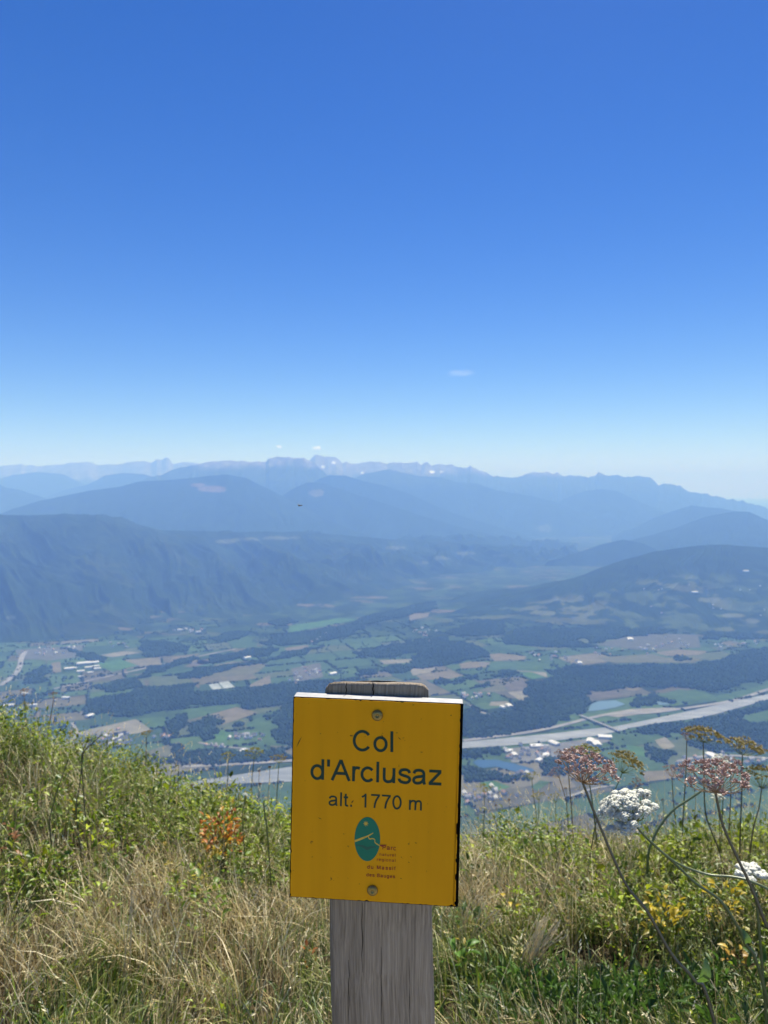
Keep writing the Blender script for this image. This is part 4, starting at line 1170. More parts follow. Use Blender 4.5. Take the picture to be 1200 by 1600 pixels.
# emblem: oval with sun, ridge line and reflection
ec = np.array(sg(574, 1311)); ew = np.linalg.norm(np.array(sg(594, 1311)) - np.array(sg(554, 1311))) / 2; eh = np.linalg.norm(np.array(sg(574, 1276.5)) - np.array(sg(574, 1345.5))) / 2
def ev(u, v, d): return (ec[0] + u * ew, d, ec[1] + v * eh)
V = [ev(cos(i * 2 * pi / 48), sin(i * 2 * pi / 48), -.00022) for i in range(48)]
emblem = sg_obj("emblem", V, [tuple(range(48))[::-1]], M['teal'], face)
emblem["label"] = "teal oval emblem with a small sun and a mountain line"
st = []
for i in range(16):
    r = .24 if i % 2 == 0 else .10
    st.append((-.14 + r * cos(i * pi / 8), .70 + r * .58 * sin(i * pi / 8)))
sg_obj("emblem_sun", [ev(u, v, -.00034) for u, v in st], [tuple(range(16))[::-1]], M['cream'], emblem)
def brush(pts, ws, mat, dep, nm):
    c = np.array(curve(pts, 6)); t = np.gradient(c, axis=0); t /= np.linalg.norm(t, axis=1)[:, None]
    w = np.interp(np.linspace(0, 1, len(c)), np.linspace(0, 1, len(ws)), ws)
    n_ = np.stack([-t[:, 1], t[:, 0]], 1) * w[:, None] / 2
    V = []
    for p_, q_ in zip(c + n_, c - n_): V += [ev(p_[0], p_[1], dep), ev(q_[0], q_[1], dep)]
    sg_obj(nm, V, [(2 * i, 2 * i + 1, 2 * i + 3, 2 * i + 2) for i in range(len(c) - 1)], mat, emblem)
brush([(-.98, -.12), (-.5, .0), (-.05, .12), (.25, .22), (.45, .30)], [.10, .10, .07, .06, .03], M['cream'], -.00036, "mountain_line")
brush([(.05, .13), (.18, .02), (.40, .04), (.58, -.0), (.60, -.12), (.78, -.2), (1.0, -.27)], [.05, .06, .05, .05, .05, .06, .04], M['cream'], -.00038, "mountain_line")
brush([(1.0, -.24), (1.2, -.26), (1.5, -.21)], [.05, .09, .02], M['maroon'], -.00040, "mountain_line")
brush([(-.85, -.30), (-.4, -.33), (0, -.42), (.3, -.36), (.7, -.33)], [.06, .10, .16, .10, .04], plain("teal_shade", (.02, .12, .075), .5, .3), -.00034, "reflection")
# screws: domed heads with a recess
def dome(name, px, py, r, parent):
    c = sg(px, py); V = []; Fc = []
    rings = [(1, 0), (1, -.0012), (.86, -.0026), (.55, -.0034), (.34, -.0036), (.24, -.0022), (0.001, -.0020)]
    for rr, d in rings:
        for i in range(20):
            a = i * 2 * pi / 20; k_ = rr * r * (1 + (.25 * (abs(cos(2 * a)) - .5) if rr < .4 else 0))
            V.append((c[0] + k_ * cos(a), d, c[1] + k_ * sin(a)))
    for j in range(len(rings) - 1):
        for i in range(20):
            k_ = (i + 1) % 20
            Fc.append((j * 20 + i, (j + 1) * 20 + i, (j + 1) * 20 + k_, j * 20 + k_))
    return sg_obj(name, V, Fc, M['screw'], parent, True)
dome("screw", 589.6, 1117.6, .0066, sign); dome("screw", 582, 1391, .0064, sign)
for (pa, pb, w) in [((463, 1168), (472, 1150), .0012), ((596, 1147), (599, 1152), .0010), ((622, 1151), (627, 1156), .0008), ((549, 1255), (553, 1250), .0014), ((497, 1277), (503, 1280), .0009), ((648, 1316), (652, 1317), .0010), ((641, 1338), (643, 1340), .0009), ((625, 1372), (628, 1373), .0009), ((500, 1146), (501.5, 1147), .0014), ((561, 1094), (566, 1093.5), .0016), ((640, 1348), (638, 1346), .0009)]:
    a, b = np.array(sg(*pa)), np.array(sg(*pb)); t = (b - a) / np.linalg.norm(b - a); n_ = np.array([-t[1], t[0]]) * w / 2
    m_ = (a + b) / 2 + n_ * random.uniform(-1, 1)
    q = [a, m_ - n_, b, m_ + n_ * .8]
    sg_obj("scratch", [(p_[0], -.0003, p_[1]) for p_ in q], [(0, 1, 2, 3)], M['grime'], face)

# post: half-round log, flat face to the front, top sawn off sloping back
def wood_mat():
    m, nt, b = new_mat("weathered_grey_wood"); L = nt.links.new
    tc = N(nt, "ShaderNodeTexCoord")
    mp = N(nt, "ShaderNodeMapping"); mp.inputs["Scale"].default_value = (1, 1, .018)
    nw = N(nt, "ShaderNodeTexNoise"); nw.inputs["Scale"].default_value = 5
    ad = N(nt, "ShaderNodeMix", data_type='RGBA', blend_type='ADD'); ad.inputs[0].default_value = .025
    n1 = N(nt, "ShaderNodeTexNoise"); n1.inputs["Scale"].default_value = 420; n1.inputs["Detail"].default_value = 8; n1.inputs["Roughness"].default_value = .65
    n2 = N(nt, "ShaderNodeTexNoise"); n2.inputs["Scale"].default_value = 16; n2.inputs["Detail"].default_value = 4
    r1 = N(nt, "ShaderNodeValToRGB"); r1.color_ramp.elements[0].position = .30; r1.color_ramp.elements[1].position = .76
    r1.color_ramp.elements[0].color = (.165, .130, .090, 1); r1.color_ramp.elements[1].color = (.46, .38, .28, 1)
    r2 = N(nt, "ShaderNodeMapRange"); r2.inputs[1].default_value = .3; r2.inputs[2].default_value = .7; r2.inputs[3].default_value = .62; r2.inputs[4].default_value = 1.22
    mx = N(nt, "ShaderNodeMix", data_type='RGBA', blend_type='MULTIPLY'); mx.inputs[0].default_value = 1
    bp = N(nt, "ShaderNodeBump"); bp.inputs["Strength"].default_value = .55; bp.inputs["Distance"].default_value = .004
    L(tc.outputs["Object"], nw.inputs[0]); L(tc.outputs["Object"], ad.inputs[6]); L(nw.outputs["Color"], ad.inputs[7]); L(ad.outputs[2], mp.inputs[0])
    L(mp.outputs[0], n1.inputs[0]); L(mp.outputs[0], n2.inputs[0]); L(n1.outputs[0], r1.inputs[0]); L(n2.outputs[0], r2.inputs[0])
    L(r1.outputs[0], mx.inputs[6]); L(r2.outputs[0], mx.inputs[7]); L(mx.outputs[2], b.inputs["Base Color"])
    L(n1.outputs[0], bp.inputs["Height"]); L(bp.outputs[0], b.inputs["Normal"])
    b.inputs["Roughness"].default_value = .85; b.inputs["Specular IOR Level"].default_value = .2
    return m
M['wood'] = wood_mat()
yd = .8815
tl = np.array(at(507, 1066, yd)); tr = np.array(at(669.5, 1070, yd)); bl = np.array(at(516, 1600, yd)); br = np.array(at(679.5, 1600, yd))
pw_ = (np.linalg.norm(tr - tl) + np.linalg.norm(br - bl)) / 2
axis_top = (tl + tr) / 2; axis_bot = (bl + br) / 2
axv = (axis_bot - axis_top) / (axis_top[2] - axis_bot[2])      # per metre of descent
yaw = -0.05
def prof(npt=22):
    w = pw_ / 2; out = []
    c = .006
    fr = np.linspace(-w + c, w - c, 15)
    for q in fr: out.append((q, .0004 * math.sin(q * 900) + .0003 * math.sin(q * 2100 + 1)))
    for i in range(npt + 1):
        a = -.12 + (pi + .24) * i / npt
        out.append((w * 1.0 * cos(a), c * 1.1 + .052 * max(0, sin(a)) ** .8 if sin(a) > 0 else c * (1 + .6 * sin(a))))
    return out
pf = prof(); npf = len(pf)
zt = axis_top[2]; zb = gz(post_x, post_y) - .25
zs = list(np.linspace(zt, zt - .012, 5)) + list(np.linspace(zt - .02, zb, 40))
V = []; Fc = []
for j, z in enumerate(zs):
    dz = zt - z
    for (u, v) in pf:
        drop = 0
        if j < 5:
            fr_ = 1 - j / 4
            edge_ = max(0, (abs(u) / (pw_ / 2) - .86) / .14)
            drop = (.235 * v + .008 * edge_ ** 2.2 + .0007 * math.sin(u * 260) * math.sin(u * 97 + 2)) * fr_
            if j == 0: v = v + .0015
        wob = .0008 * math.sin(z * 23 + u * 40)
        x_ = axis_top[0] + axv[0] * dz + u * cos(yaw) - v * sin(yaw) + wob
        y_ = axis_top[1] + axv[1] * dz + u * sin(yaw) + v * cos(yaw)
        V.append((x_, y_, z - drop))
for j in range(len(zs) - 1):
    for i in range(npf):
        k_ = (i + 1) % npf
        Fc.append((j * npf + i, (j + 1) * npf + i, (j + 1) * npf + k_, j * npf + k_))
ctop = np.array([axis_top[0], axis_top[1] + .022, zt - .235 * .022])
V.append(tuple(ctop)); ci = len(V) - 1
Fc += [(i, (i + 1) % npf, ci) for i in range(npf)]
post = pymesh("post", np.array(V) - np.array(sign.location), Fc, M['wood'], sign, True)
post["label"] = "weathered grey half-round wooden post"
# drying cracks in the front of the post
M['crack'] = plain("crack_shadow", (.018, .015, .012), 1.0, 0)
for (px, y0, y1, w) in [(541, 1066.5, 1088, .0012), (583, 1066, 1090, .0016), (566, 1410, 1520, .0010), (640, 1440, 1600, .0011), (596, 1480, 1600, .0008), (545, 1500, 1595, .0009), (662, 1420, 1500, .0008)]:
    V = []; Fc = []
    for i in range(9):
        t = i / 8; p_ = np.array(at(px + .7 * math.sin(i * 1.7 + px), y0 + (y1 - y0) * t, yd - .0019)) - np.array(sign.location)
        ww = w * sin(pi * min(1, .12 + t * .8)) / 2
        V += [(p_[0] - ww, p_[1], p_[2]), (p_[0] + ww, p_[1], p_[2])]
        if i: Fc.append((2 * i - 2, 2 * i - 1, 2 * i + 1, 2 * i))
    pymesh("drying_crack", V, Fc, M['crack'], post)

# ------------------------------------------------------------------ umbels and other single plants
def tube(path, r0, r1, k=6):
    p = np.array(path, float)
    if len(p) > 2:
        p = np.array([curve([q[:2] for q in p], 5), ])[0] if False else np.column_stack([np.array(curve(list(zip(p[:, 0], p[:, 1])), 5)), np.array(curve(list(zip(p[:, 2], p[:, 0])), 5))[:, 0]])
    t = np.gradient(p, axis=0); t /= np.linalg.norm(t, axis=1)[:, None] + 1e-12
    ref = np.array([0.3, 1, .1]); a = np.cross(t, ref); a /= np.linalg.norm(a, axis=1)[:, None]; b = np.cross(t, a)
    r = np.linspace(r0, r1, len(p))
    V = []
    for i in range(len(p)):
        for j in range(k):
            an = 2 * pi * j / k; V.append(p[i] + r[i] * (cos(an) * a[i] + sin(an) * b[i]))
    Fc = [(i * k + j, i * k + (j + 1) % k, (i + 1) * k + (j + 1) % k, (i + 1) * k + j) for i in range(len(p) - 1) for j in range(k)]
    return V, Fc
def join(lst):
    V, Fc = [], []
    for v, f in lst:
        o = len(V); V += [tuple(q) for q in v]; Fc += [tuple(i + o for i in ff) for ff in f]
    return V, Fc
def octa(c, r, sx=1.0):
    x_, y_, z_ = c
    return [(x_ + r, y_, z_), (x_ - r, y_, z_), (x_, y_ + r, z_), (x_, y_ - r, z_), (x_, y_, z_ + r * sx), (x_, y_, z_ - r * sx)], [(0, 2, 4), (2, 1, 4), (1, 3, 4), (3, 0, 4), (2, 0, 5), (1, 2, 5), (3, 1, 5), (0, 3, 5)]
M['stem_green'] = leafy("green_stem", .1, .08, (.085, .12, .035))
M['stem_dark'] = leafy("dark_purple_green_stem", .05, .10, (.045, .048, .028))
M['stem_pale'] = leafy("pale_green_stem", .15, .08, (.16, .20, .07))
M['stem_dry'] = leafy("dry_stem", .1, .06, (.16, .11, .06))
M['gold'] = leafy("ripening_gold_fruit", .30, .06, (.36, .28, .06))
M['olive'] = leafy("greenish_gold_fruit", .30, .06, (.36, .34, .06))
M['pink'] = leafy("faded_pink_fruit", .32, .06, (.46, .31, .255))
M['brick'] = leafy("brown_red_fruit", .30, .06, (.30, .15, .09))
M['white_petal'] = leafy("white_petals", .6, .02, (.93, .93, .84))
M['ray_pink'] = leafy("pinkish_rays", .2, .06, (.38, .27, .17))
M['ray_green'] = leafy("green_rays", .2, .06, (.20, .24, .07))
M['leaf'] = leafy("stem_leaf", .45, .06, (.10, .18, .03))
def umbel(label, head_px, base_px, width_px, d, stem_px, kind, tilt=(0, 0), nr=30, bits=14, dome_=.55, stem_r=.0035, stem_mat='stem_green', group=None, leaf_at=None):
    rg = np.random.default_rng(int(head_px[0] * 13 + head_px[1]))
    base = np.array(at(*base_px, d)); ctr = np.array(at(*head_px, d))
    R_ = width_px / F_PX * d / 2
    path = [base]
    for i, s_ in enumerate(stem_px):
        path.append(np.array(at(s_[0], s_[1], d if len(s_) < 3 else s_[2])))
    last = path[-1]; prev = path[-2]
    g = gz(last[0], last[1]) - .02
    if last[2] > g + .02:
        sl_ = (last - prev) / max(1e-3, prev[2] - last[2]); sl_ = np.clip(sl_, -.35, .35)
        path.append(np.array([last[0] + sl_[0] * (last[2] - g) * .7, last[1] + sl_[1] * (last[2] - g) * .7, g]))
    foot = path[-1].copy()
    root = empty("umbel_plant", tuple(foot)); tag(root, label, "wildflower", group)
    V, Fc = tube([p - foot for p in path][::-1], stem_r * 1.35, stem_r * .8, 7)
    pymesh("stem", V, Fc, M[stem_mat], root, True)
    up = ctr - base; H_ = max(np.linalg.norm(up), .35 * R_); up = up / np.linalg.norm(up)
    up = up + np.array([tilt[0], tilt[1], 0]); up /= np.linalg.norm(up)
    e1 = np.cross(up, [0, 1, .2]); e1 /= np.linalg.norm(e1); e2 = np.cross(up, e1)
    rays, bitsV = [], []
    cm = {'gold': 'gold', 'olive': 'olive', 'pink': 'pink', 'brick': 'brick', 'white': 'white_petal'}[kind]
    for i in range(nr):
        q = (i + .5) / nr; rr = sqrt(q); ph = i * 2.39996 + rg.normal(0, .15)
        hh = H_ * (1 + dome_ * (1 - rr ** 2) * .8 - .30 * rr * dome_) + rg.normal(0, .05 * R_)
        rad = R_ * rr * (1 + rg.normal(0, .06))
        end = base + up * hh + (e1 * cos(ph) + e2 * sin(ph)) * rad
        mid = base + up * hh * .45 + (e1 * cos(ph) + e2 * sin(ph)) * rad * .62
        tv, tf_ = tube([base - foot, (base + mid) / 2 - foot + up * .0, end - foot] if False else [base - foot, mid - foot, end - foot], .0008 if kind != 'white' else .0011, .0005, 3)
        rays.append((tv, tf_))
        ur = R_ * (.15 if kind == 'pink' else .20 if kind != 'white' else .19) * (1 + .25 * rg.normal())
        for b_ in range(bits):
            u_, v_ = rg.random(), rg.random() * 6.283
            cr = sqrt(u_)
            dirr = (e1 * cos(v_) + e2 * sin(v_)) * cr * ur + up * ur * (.75 * sqrt(max(0, 1 - u_)) + .1)
            c = end - foot + dirr
            if kind == 'white':
                bitsV.append(octa(c, .0027 + .0018 * rg.random(), .7))
            else:
                # elongated fruit on a hair-thin stalk
                dv = dirr / (np.linalg.norm(dirr) + 1e-9)
                sd = np.cross(dv, [.2, .3, 1]); sd /= np.linalg.norm(sd) + 1e-9
                fs = max(1, R_ / .045); l_ = (.0026 + .0016 * rg.random()) * fs; w_ = (.0012 + .0007 * rg.random()) * fs; s2 = np.cross(dv, sd)
                A_ = c - dv * l_; B_ = c + dv * l_
                bitsV.append(([A_, c + sd * w_, c + s2 * w_, c - sd * w_, c - s2 * w_, B_], [(0, 1, 2), (0, 2, 3), (0, 3, 4), (0, 4, 1), (5, 2, 1), (5, 3, 2), (5, 4, 3), (5, 1, 4)]))
                if b_ % 3 == 0:
                    bitsV.append(([end - foot, end - foot + sd * .0006, A_ + sd * .0004], [(0, 1, 2)]))
    V, Fc = join(rays); pymesh("rays", V, Fc, M['ray_pink' if kind in ('pink', 'brick') else 'ray_green'], root, True)["kind"] = 'stuff'
    V, Fc = join(bitsV); pymesh("flower_head", V, Fc, M[cm], root, kind == 'white')["kind"] = 'stuff'
    for (lx, ly, L_, ang_) in (leaf_at or []):
        p0 = np.array(at(lx, ly, d)) - foot
        D = np.array([cos(ang_), -.15, sin(ang_)]); D /= np.linalg.norm(D); s_ = np.cross(D, [0, 1, 0]); s_ /= np.linalg.norm(s_)
        Vl = []; nL = 8
        for i in range(nL + 1):
            t = i / nL; w_ = L_ * .20 * sin(pi * (t * .92 + .04)) ** .8
            c = p0 + D * L_ * t + np.array([0, -.012 * sin(pi * t), 0])
            Vl += [c - s_ * w_ + np.array([0, -w_ * .6, 0]), c, c + s_ * w_ + np.array([0, -w_ * .6, 0])]
        pymesh("leaf", Vl, [(3 * i + a, 3 * i + a + 1, 3 * i + a + 4, 3 * i + a + 3) for i in range(nL) for a in (0, 1)], M['leaf'], root, True)
    return root
umbel("large faded pink umbel on a long dark stem leaning left in front of the river", (917,1196), (910.6,1223), 96, 1.30, [(935,1285),(977,1380),(1010,1422),(1050,1492),(1085,1532),(1117,1600)], 'pink', (-.05, -.1), 36, 13, .35, .0026, 'stem_dark', None, [(1089, 1534, .05, 1.35)])
umbel("large faded pink umbel on a dark stem nearest the right edge", (1116,1212), (1118,1239), 104, 1.30, [(1130,1290),(1152,1340),(1172,1382),(1197,1445),(1222,1520)], 'pink', (0, -.1), 36, 13, .25, .0026, 'stem_dark')
umbel("gold domed umbel to the upper right of the white umbel", (980,1192), (972,1208), 56, 3.6, [(958,1240),(935,1275),(925,1320)], 'gold', (0, 0), 30, 16, .7, .0025, 'stem_green')
umbel("greenish gold umbel peeping out behind the left pink umbel", (916,1176), (915,1190), 46, 3.8, [(922,1230),(930,1290)], 'olive', (0, 0), 26, 14, .6, .003, 'stem_green')
umbel("tallest gold umbel on a straight dark stem", (1100,1149), (1099,1160), 56, 3.7, [(1100,1210),(1102,1267),(1112,1300),(1124,1330)], 'gold', (.02, 0), 32, 16, .7, .0033, 'stem_dark')
umbel("gold umbel with a drooping right side near the right edge", (1162,1167), (1160,1180), 60, 3.7, [(1159,1240),(1157,1290),(1156,1330)], 'gold', (.10, 0), 32, 15, .6, .0033, 'stem_dark')
umbel("gold umbel cut off by the right edge of the picture", (1192,1212), (1190,1232), 56, 3.6, [(1186,1262),(1178,1290),(1172,1330)], 'gold', (0, 0), 28, 14, .6, .003, 'stem_dry')
umbel("big white umbel in full flower among the green leaves", (979,1262), (990,1286), 86, 1.42, [(1013,1312),(1054,1349),(1087,1380),(1125,1407),(1152,1447),(1165,1475),(1197,1555)], 'white', (-.14, -.15), 46, 60, .8, .0027, 'stem_green', None, [(1166, 1474, .035, 1.9)])
umbel("small white umbel low at the right edge", (1172,1364), (1174,1376), 46, 1.5, [(1180,1400),(1186,1450)], 'white', (.05, -.1), 24, 50, .6, .0025, 'stem_green')
umbel("little white umbel standing up between the gold umbels", (1129,1192), (1131,1208), 26, 4.0, [(1130,1240),(1128,1290)], 'white', (-.2, 0), 14, 26, 1.2, .0022, 'stem_green')
umbel("tiny white umbel half hidden below the right pink umbel", (1122,1246), (1122,1255), 22, 3.8, [(1124,1290)], 'white', (0, 0), 10, 22, .5, .002, 'stem_green')
umbel("small flat pinkish umbel left of the tallest gold umbel", (1051,1203), (1050,1214), 32, 4.1, [(1052,1250),(1056,1290)], 'pink', (0, 0), 18, 12, .2, .0026, 'stem_dry')
umbel("thin dark stalk with a small brown head beside the tallest gold umbel", (1074,1150), (1073,1157), 22, 3.9, [(1072,1200),(1069,1250),(1066,1305)], 'brick', (0, 0), 12, 10, .3, .0028, 'stem_dark')
umbel("withered brown umbel folded up above the white umbel", (993,1226), (991,1242), 22, 4.0, [(988,1270),(986,1300)], 'brick', (.1, 0), 16, 10, .9, .0026, 'stem_dry')
umbel("dark red umbel just behind the left pink umbel", (884,1178), (886,1190), 32, 4.1, [(890,1230),(894,1280)], 'brick', (0, 0), 20, 13, .2, .0026, 'stem_dry')
umbel("small pink umbel hanging at the left of the large pink umbel", (868,1205), (874,1216), 22, 4.1, [(884,1250),(888,1290)], 'pink', (-.2, 0), 14, 10, .3, .0022, 'stem_dry')
umbel("faded pink umbel behind the white umbel and the right pink umbel", (1141,1190), (1141,1204), 34, 4.2, [(1142,1240),(1140,1280)], 'pink', (0, 0), 18, 12, .3, .0026, 'stem_dry')
umbel("pale yellow-green umbel between the lake and the left pink umbel", (830,1212), (831,1219), 24, 4.5, [(834,1245),(838,1275)], 'olive', (0, 0), 14, 10, .3, .0021, 'stem_green')
umbel("blurred yellow-green umbel right of the sign near the lake", (757,1231), (757,1238), 28, 4.5, [(757,1262),(756,1285)], 'olive', (0, 0), 16, 11, .3, .0021, 'stem_green')
umbel("low olive umbel below the pale yellow-green umbel", (841,1243), (842,1250), 22, 4.5, [(842,1270),(840,1290)], 'olive', (0, 0), 14, 10, .3, .0020, 'stem_green')
umbel("low olive umbel left of the dark stem of the large pink umbel", (867,1246), (868,1254), 22, 4.5, [(868,1275),(868,1295)], 'olive', (0, 0), 14, 10, .3, .0020, 'stem_green')
umbel("gold umbel left of the sign, first of three over the river", (356,1181), (356,1189), 24, 4.9, [(356,1215),(354,1240)], 'olive', (0, 0), 16, 13, .6, .0024, 'stem_green')
umbel("gold umbel left of the sign, biggest of three over the river", (397,1176), (397,1186), 30, 4.8, [(394,1215),(392,1250)], 'olive', (0, 0), 18, 14, .7, .0025, 'stem_green')
umbel("flat gold umbel closest to the sign's left edge", (436,1185), (436,1192), 27, 4.8, [(434,1220),(432,1255)], 'gold', (0, 0), 16, 13, .4, .0024, 'stem_green')
umbel("flat orange-gold umbel above the left crest of the meadow", (228,1146), (229,1152), 22, 5.2, [(228,1180),(228,1205)], 'gold', (0, 0), 16, 12, .2, .0032, 'stem_dry')
umbel("brown seed head on a thin stalk at the far left crest", (38,1080), (38,1088), 14, 5.7, [(39,1110),(40,1135)], 'brick', (0, 0), 12, 10, .6, .003, 'stem_dry')
umbel("brown seed head on two thin stalks, second from the left edge", (84,1085), (84,1092), 14, 5.7, [(80,1115),(76,1140)], 'brick', (0, 0), 12, 10, .6, .003, 'stem_dry')
umbel("olive head low on the far left crest under the brown seed head", (39,1101), (39,1108), 15, 5.6, [(39,1125),(39,1140)], 'olive', (0, 0), 12, 10, .6, .003, 'stem_green')

# long arching stems at the right
def stalk_thing(name, label, path, r0, r1, mat, cat="plant", head=None, group=None, leaves_=0):
    P3 = [np.array(at(*p)) for p in path]
    last = P3[-1]; g = gz(last[0], last[1]) - .02
    if last[2] > g + .01: P3.append(np.array([last[0] + .02, last[1] + .03, g]))
    foot = P3[-1].copy()
    root = empty(name, tuple(foot)); tag(root, label, cat, group)
    V, Fc = tube([p - foot for p in P3][::-1], r0, r1, 6)
    pymesh("stem", V, Fc, M[mat], root, True)
    if head:
        km, hr, n_ = head; rg = np.random.default_rng(int(path[0][0] * 7))
        lst = []
        for i in range(n_):
            q = rg.normal(0, 1, 3); q /= np.linalg.norm(q); q[2] = abs(q[2]) * 1.0 - .25
            c = P3[0] - foot + q * hr * (.5 + .5 * rg.random())
            lst.append(octa(c, hr * .22 * (.7 + .6 * rg.random()), 1.3))
        V, Fc = join(lst); pymesh("seed_head", V, Fc, M[km], root)["kind"] = 'stuff'
    if leaves_:
        rg = np.random.default_rng(int(path[0][0] * 3 + 1)); pp = []
        for i in range(leaves_):
            t = rg.random(); k_ = min(int(t * (len(P3) - 1)), len(P3) - 2); f_ = t * (len(P3) - 1) - k_
            pp.append(P3[k_] * (1 - f_) + P3[k_ + 1] * f_ - foot)
        pp = np.array(pp); a = rg.random(leaves_) * 6.28
        D = np.stack([np.cos(a) * .75, np.sin(a) * .75, .55 + 0 * a], -1)
        V, lo, co, cc = leaves(pp, D, np.tile([0, 0, 1.0], (leaves_, 1)), np.full(leaves_, .032), np.full(leaves_, .012), np.ones((leaves_, 3)), rg)
        npmesh("leaves", V, lo, co, M['leaf'], root)["kind"] = 'stuff'
    return root
stalk_thing("arching_stem", "long pale stem arching from the white umbel out to the right edge", [(1013,1311,1.42),(1054,1346,1.40),(1104,1366,1.38),(1142,1370,1.36),(1176,1378,1.34),(1215,1402,1.32),(1260,1470,1.30)], .0030, .0022, 'stem_pale')
stalk_thing("arching_stem", "bent pale green stem rising to the right pink umbel", [(1100,1233,3.3),(1078,1248,3.3),(1054,1264,3.3),(1036,1284,3.3),(1022,1308,3.3),(1012,1345,3.3)], .0060, .0052, 'stem_pale')
stalk_thing("dark_stalk", "dark leafy stalk with a side shoot at the left crest", [(131,1168,3.4),(128,1195,3.4),(124,1230,3.4),(119,1270,3.4)], .0034, .0024, 'stem_dark', leaves_=10)
stalk_thing("dark_stalk", "slanting dark shoot branching from the leafy stalk at the left crest", [(160,1147,3.4),(146,1160,3.4),(132,1174,3.4),(128,1200,3.4)], .0030, .0018, 'stem_dark', leaves_=4)
stalk_thing("dark_stalk", "thin dark stalk low in the herbs at the left", [(107,1186,3.2),(94,1222,3.2),(82,1262,3.2),(78,1297,3.2)], .0034, .002, 'stem_dark', leaves_=8)
stalk_thing("dark_stalk", "dark brown stalk standing left of the orange leaves", [(255,1205,4.9),(252,1225,4.9),(250,1245,4.9)], .003, .002, 'stem_dry')
stalk_thing("dark_stalk", "second dark brown stalk standing left of the orange leaves", [(279,1195,4.9),(279,1215,4.9),(278,1238,4.9)], .003, .002, 'stem_dry')
stalk_thing("dark_stalk", "dark forked stalk on the crest between the left hump and the river", [(222,1165,5.1),(212,1185,5.1),(208,1212,5.1)], .003, .0018, 'stem_dark', leaves_=5)
for i, (px, py, d_, lb) in enumerate([(421.7, 1199, 4.6, "dark globe seed head closest to the sign's left edge"), (405, 1205, 4.6, "dark globe seed head second from the sign's left edge"), (300, 1227, 4.6, "dark globe seed head over the herbs above the orange leaves"), (406, 1225, 4.5, "lower dark globe seed head left of the sign")]):
    stalk_thing("globe_flower", lb, [(px, py, d_), (px - 1, py + 25, d_), (px - 3, py + 60, d_)], .0018, .0014, 'stem_dry', "wildflower", ('brick', .011, 26))
stalk_thing("globe_flower", "small white globe flower left of the sign", [(383, 1241, 3.3), (381, 1262, 3.3), (379, 1285, 3.3)], .0024, .002, 'stem_green', "wildflower", ('white_petal', .010, 26))
stalk_thing("globe_flower", "green stalk beside the small white globe flower", [(412, 1255, 3.2), (414, 1275, 3.2), (418, 1305, 3.2)], .0034, .003, 'stem_green', "plant", ('olive', .007, 10))
for i, (px, py, d_, lb) in enumerate([(775,1258,4.4,"brown seed stalk by the sign's right edge"),(795,1250,4.5,"brown seed stalk in front of the grey-roofed village"),(884,1232,4.4,"dry stalk left of the dark stem of the large pink umbel"),(1035,1250,4.3,"dry stalk between the white umbel and the flat pinkish umbel"),(1003,1243,4.3,"dry stalk right above the white umbel"),(1085,1235,4.3,"dry stalk behind the right pink umbel's stem")]):
    stalk_thing("dry_stalk", lb, [(px, py, d_), (px + 2, py + 22, d_), (px - 2, py + 60, d_)], .0016, .0011, 'stem_dry', "plant", ('brick', .010, 16))

# coloured leaf plants
def leaf_plant(label, px, py, size_px, cols, nl, leaf, up=.6, d_extra=.25, name="leafy_plant"):
    x_, y_ = hit_ground(px, py, d_extra)
    rg = np.random.default_rng(int(px * 3 + py))
    g = gz(x_, y_)
    root = empty(name, (x_, y_, g)); tag(root, label, "plant")
    r = size_px / F_PX * y_ / 2; h = d_extra + .03
    n_ = nl; a = rg.random(n_) * 6.283; rr = r * np.sqrt(rg.random(n_)); t = .45 + .55 * rg.random(n_)
    P = np.stack([rr * np.cos(a), rr * np.sin(a) * .7, h * t], -1)
    el = rg.normal(up, .4, n_); D = np.stack([np.cos(a) * np.cos(el), np.sin(a) * np.cos(el), np.sin(el)], -1)
    L_ = leaf * (.6 + .7 * rg.random(n_))
    c = np.array(cols)[rg.integers(0, len(cols), n_)] * (.75 + .5 * rg.random((n_, 1)))
    V, lo, co, cc = leaves(P, D, np.array([0, 0, 1.]) + rg.normal(0, .4, (n_, 3)), L_, L_ * .5, c, rg)
    npmesh("leaves", V, lo, co, M['herb'], root, cc)["kind"] = 'stuff'
    st_ = [tube([(0, 0, -.01), (P[i, 0] * .4, P[i, 1] * .4, P[i, 2] * .5), tuple(P[i])], .0014, .0008, 3) for i in range(0, n_, 4)]
    V, Fc = join(st_); pymesh("stems", V, Fc, M['stem_green'], root)["kind"] = 'stuff'
OR = [(.56, .24, .03), (.50, .17, .03), (.58, .34, .04), (.42, .14, .03)]
YL = [(.55, .40, .02), (.48, .36, .03), (.40, .34, .04)]
leaf_plant("patch of orange and rust-red leaves left of the sign", 345, 1284, 66, OR, 170, .030, d_extra=.30)
leaf_plant("yellow leaves just below the orange patch", 338, 1312, 40, YL, 34, .030)
leaf_plant("yellow leaves above the orange patch near the crest", 355, 1250, 26, YL, 26, .026)
leaf_plant("yellow-green leaves left of the sign's lower corner", 318, 1360, 44, [(.30, .30, .04), (.40, .34, .04)], 34, .028)
leaf_plant("broad patch of yellow leaves under the dark stem at the right", 1035, 1410, 64, YL, 60, .034)
leaf_plant("feathery yellow plant beside the small white umbel", 1130, 1390, 60, YL, 56, .030)
leaf_plant("withered yellow leaf cluster low at the right edge", 1152, 1492, 34, [(.58, .42, .06), (.45, .28, .06), (.5, .4, .15)], 26, .034, d_extra=.12)
leaf_plant("single bright green leaves at the post's right side", 712, 1490, 46, [(.12, .24, .03), (.10, .20, .03)], 16, .045, d_extra=.12)
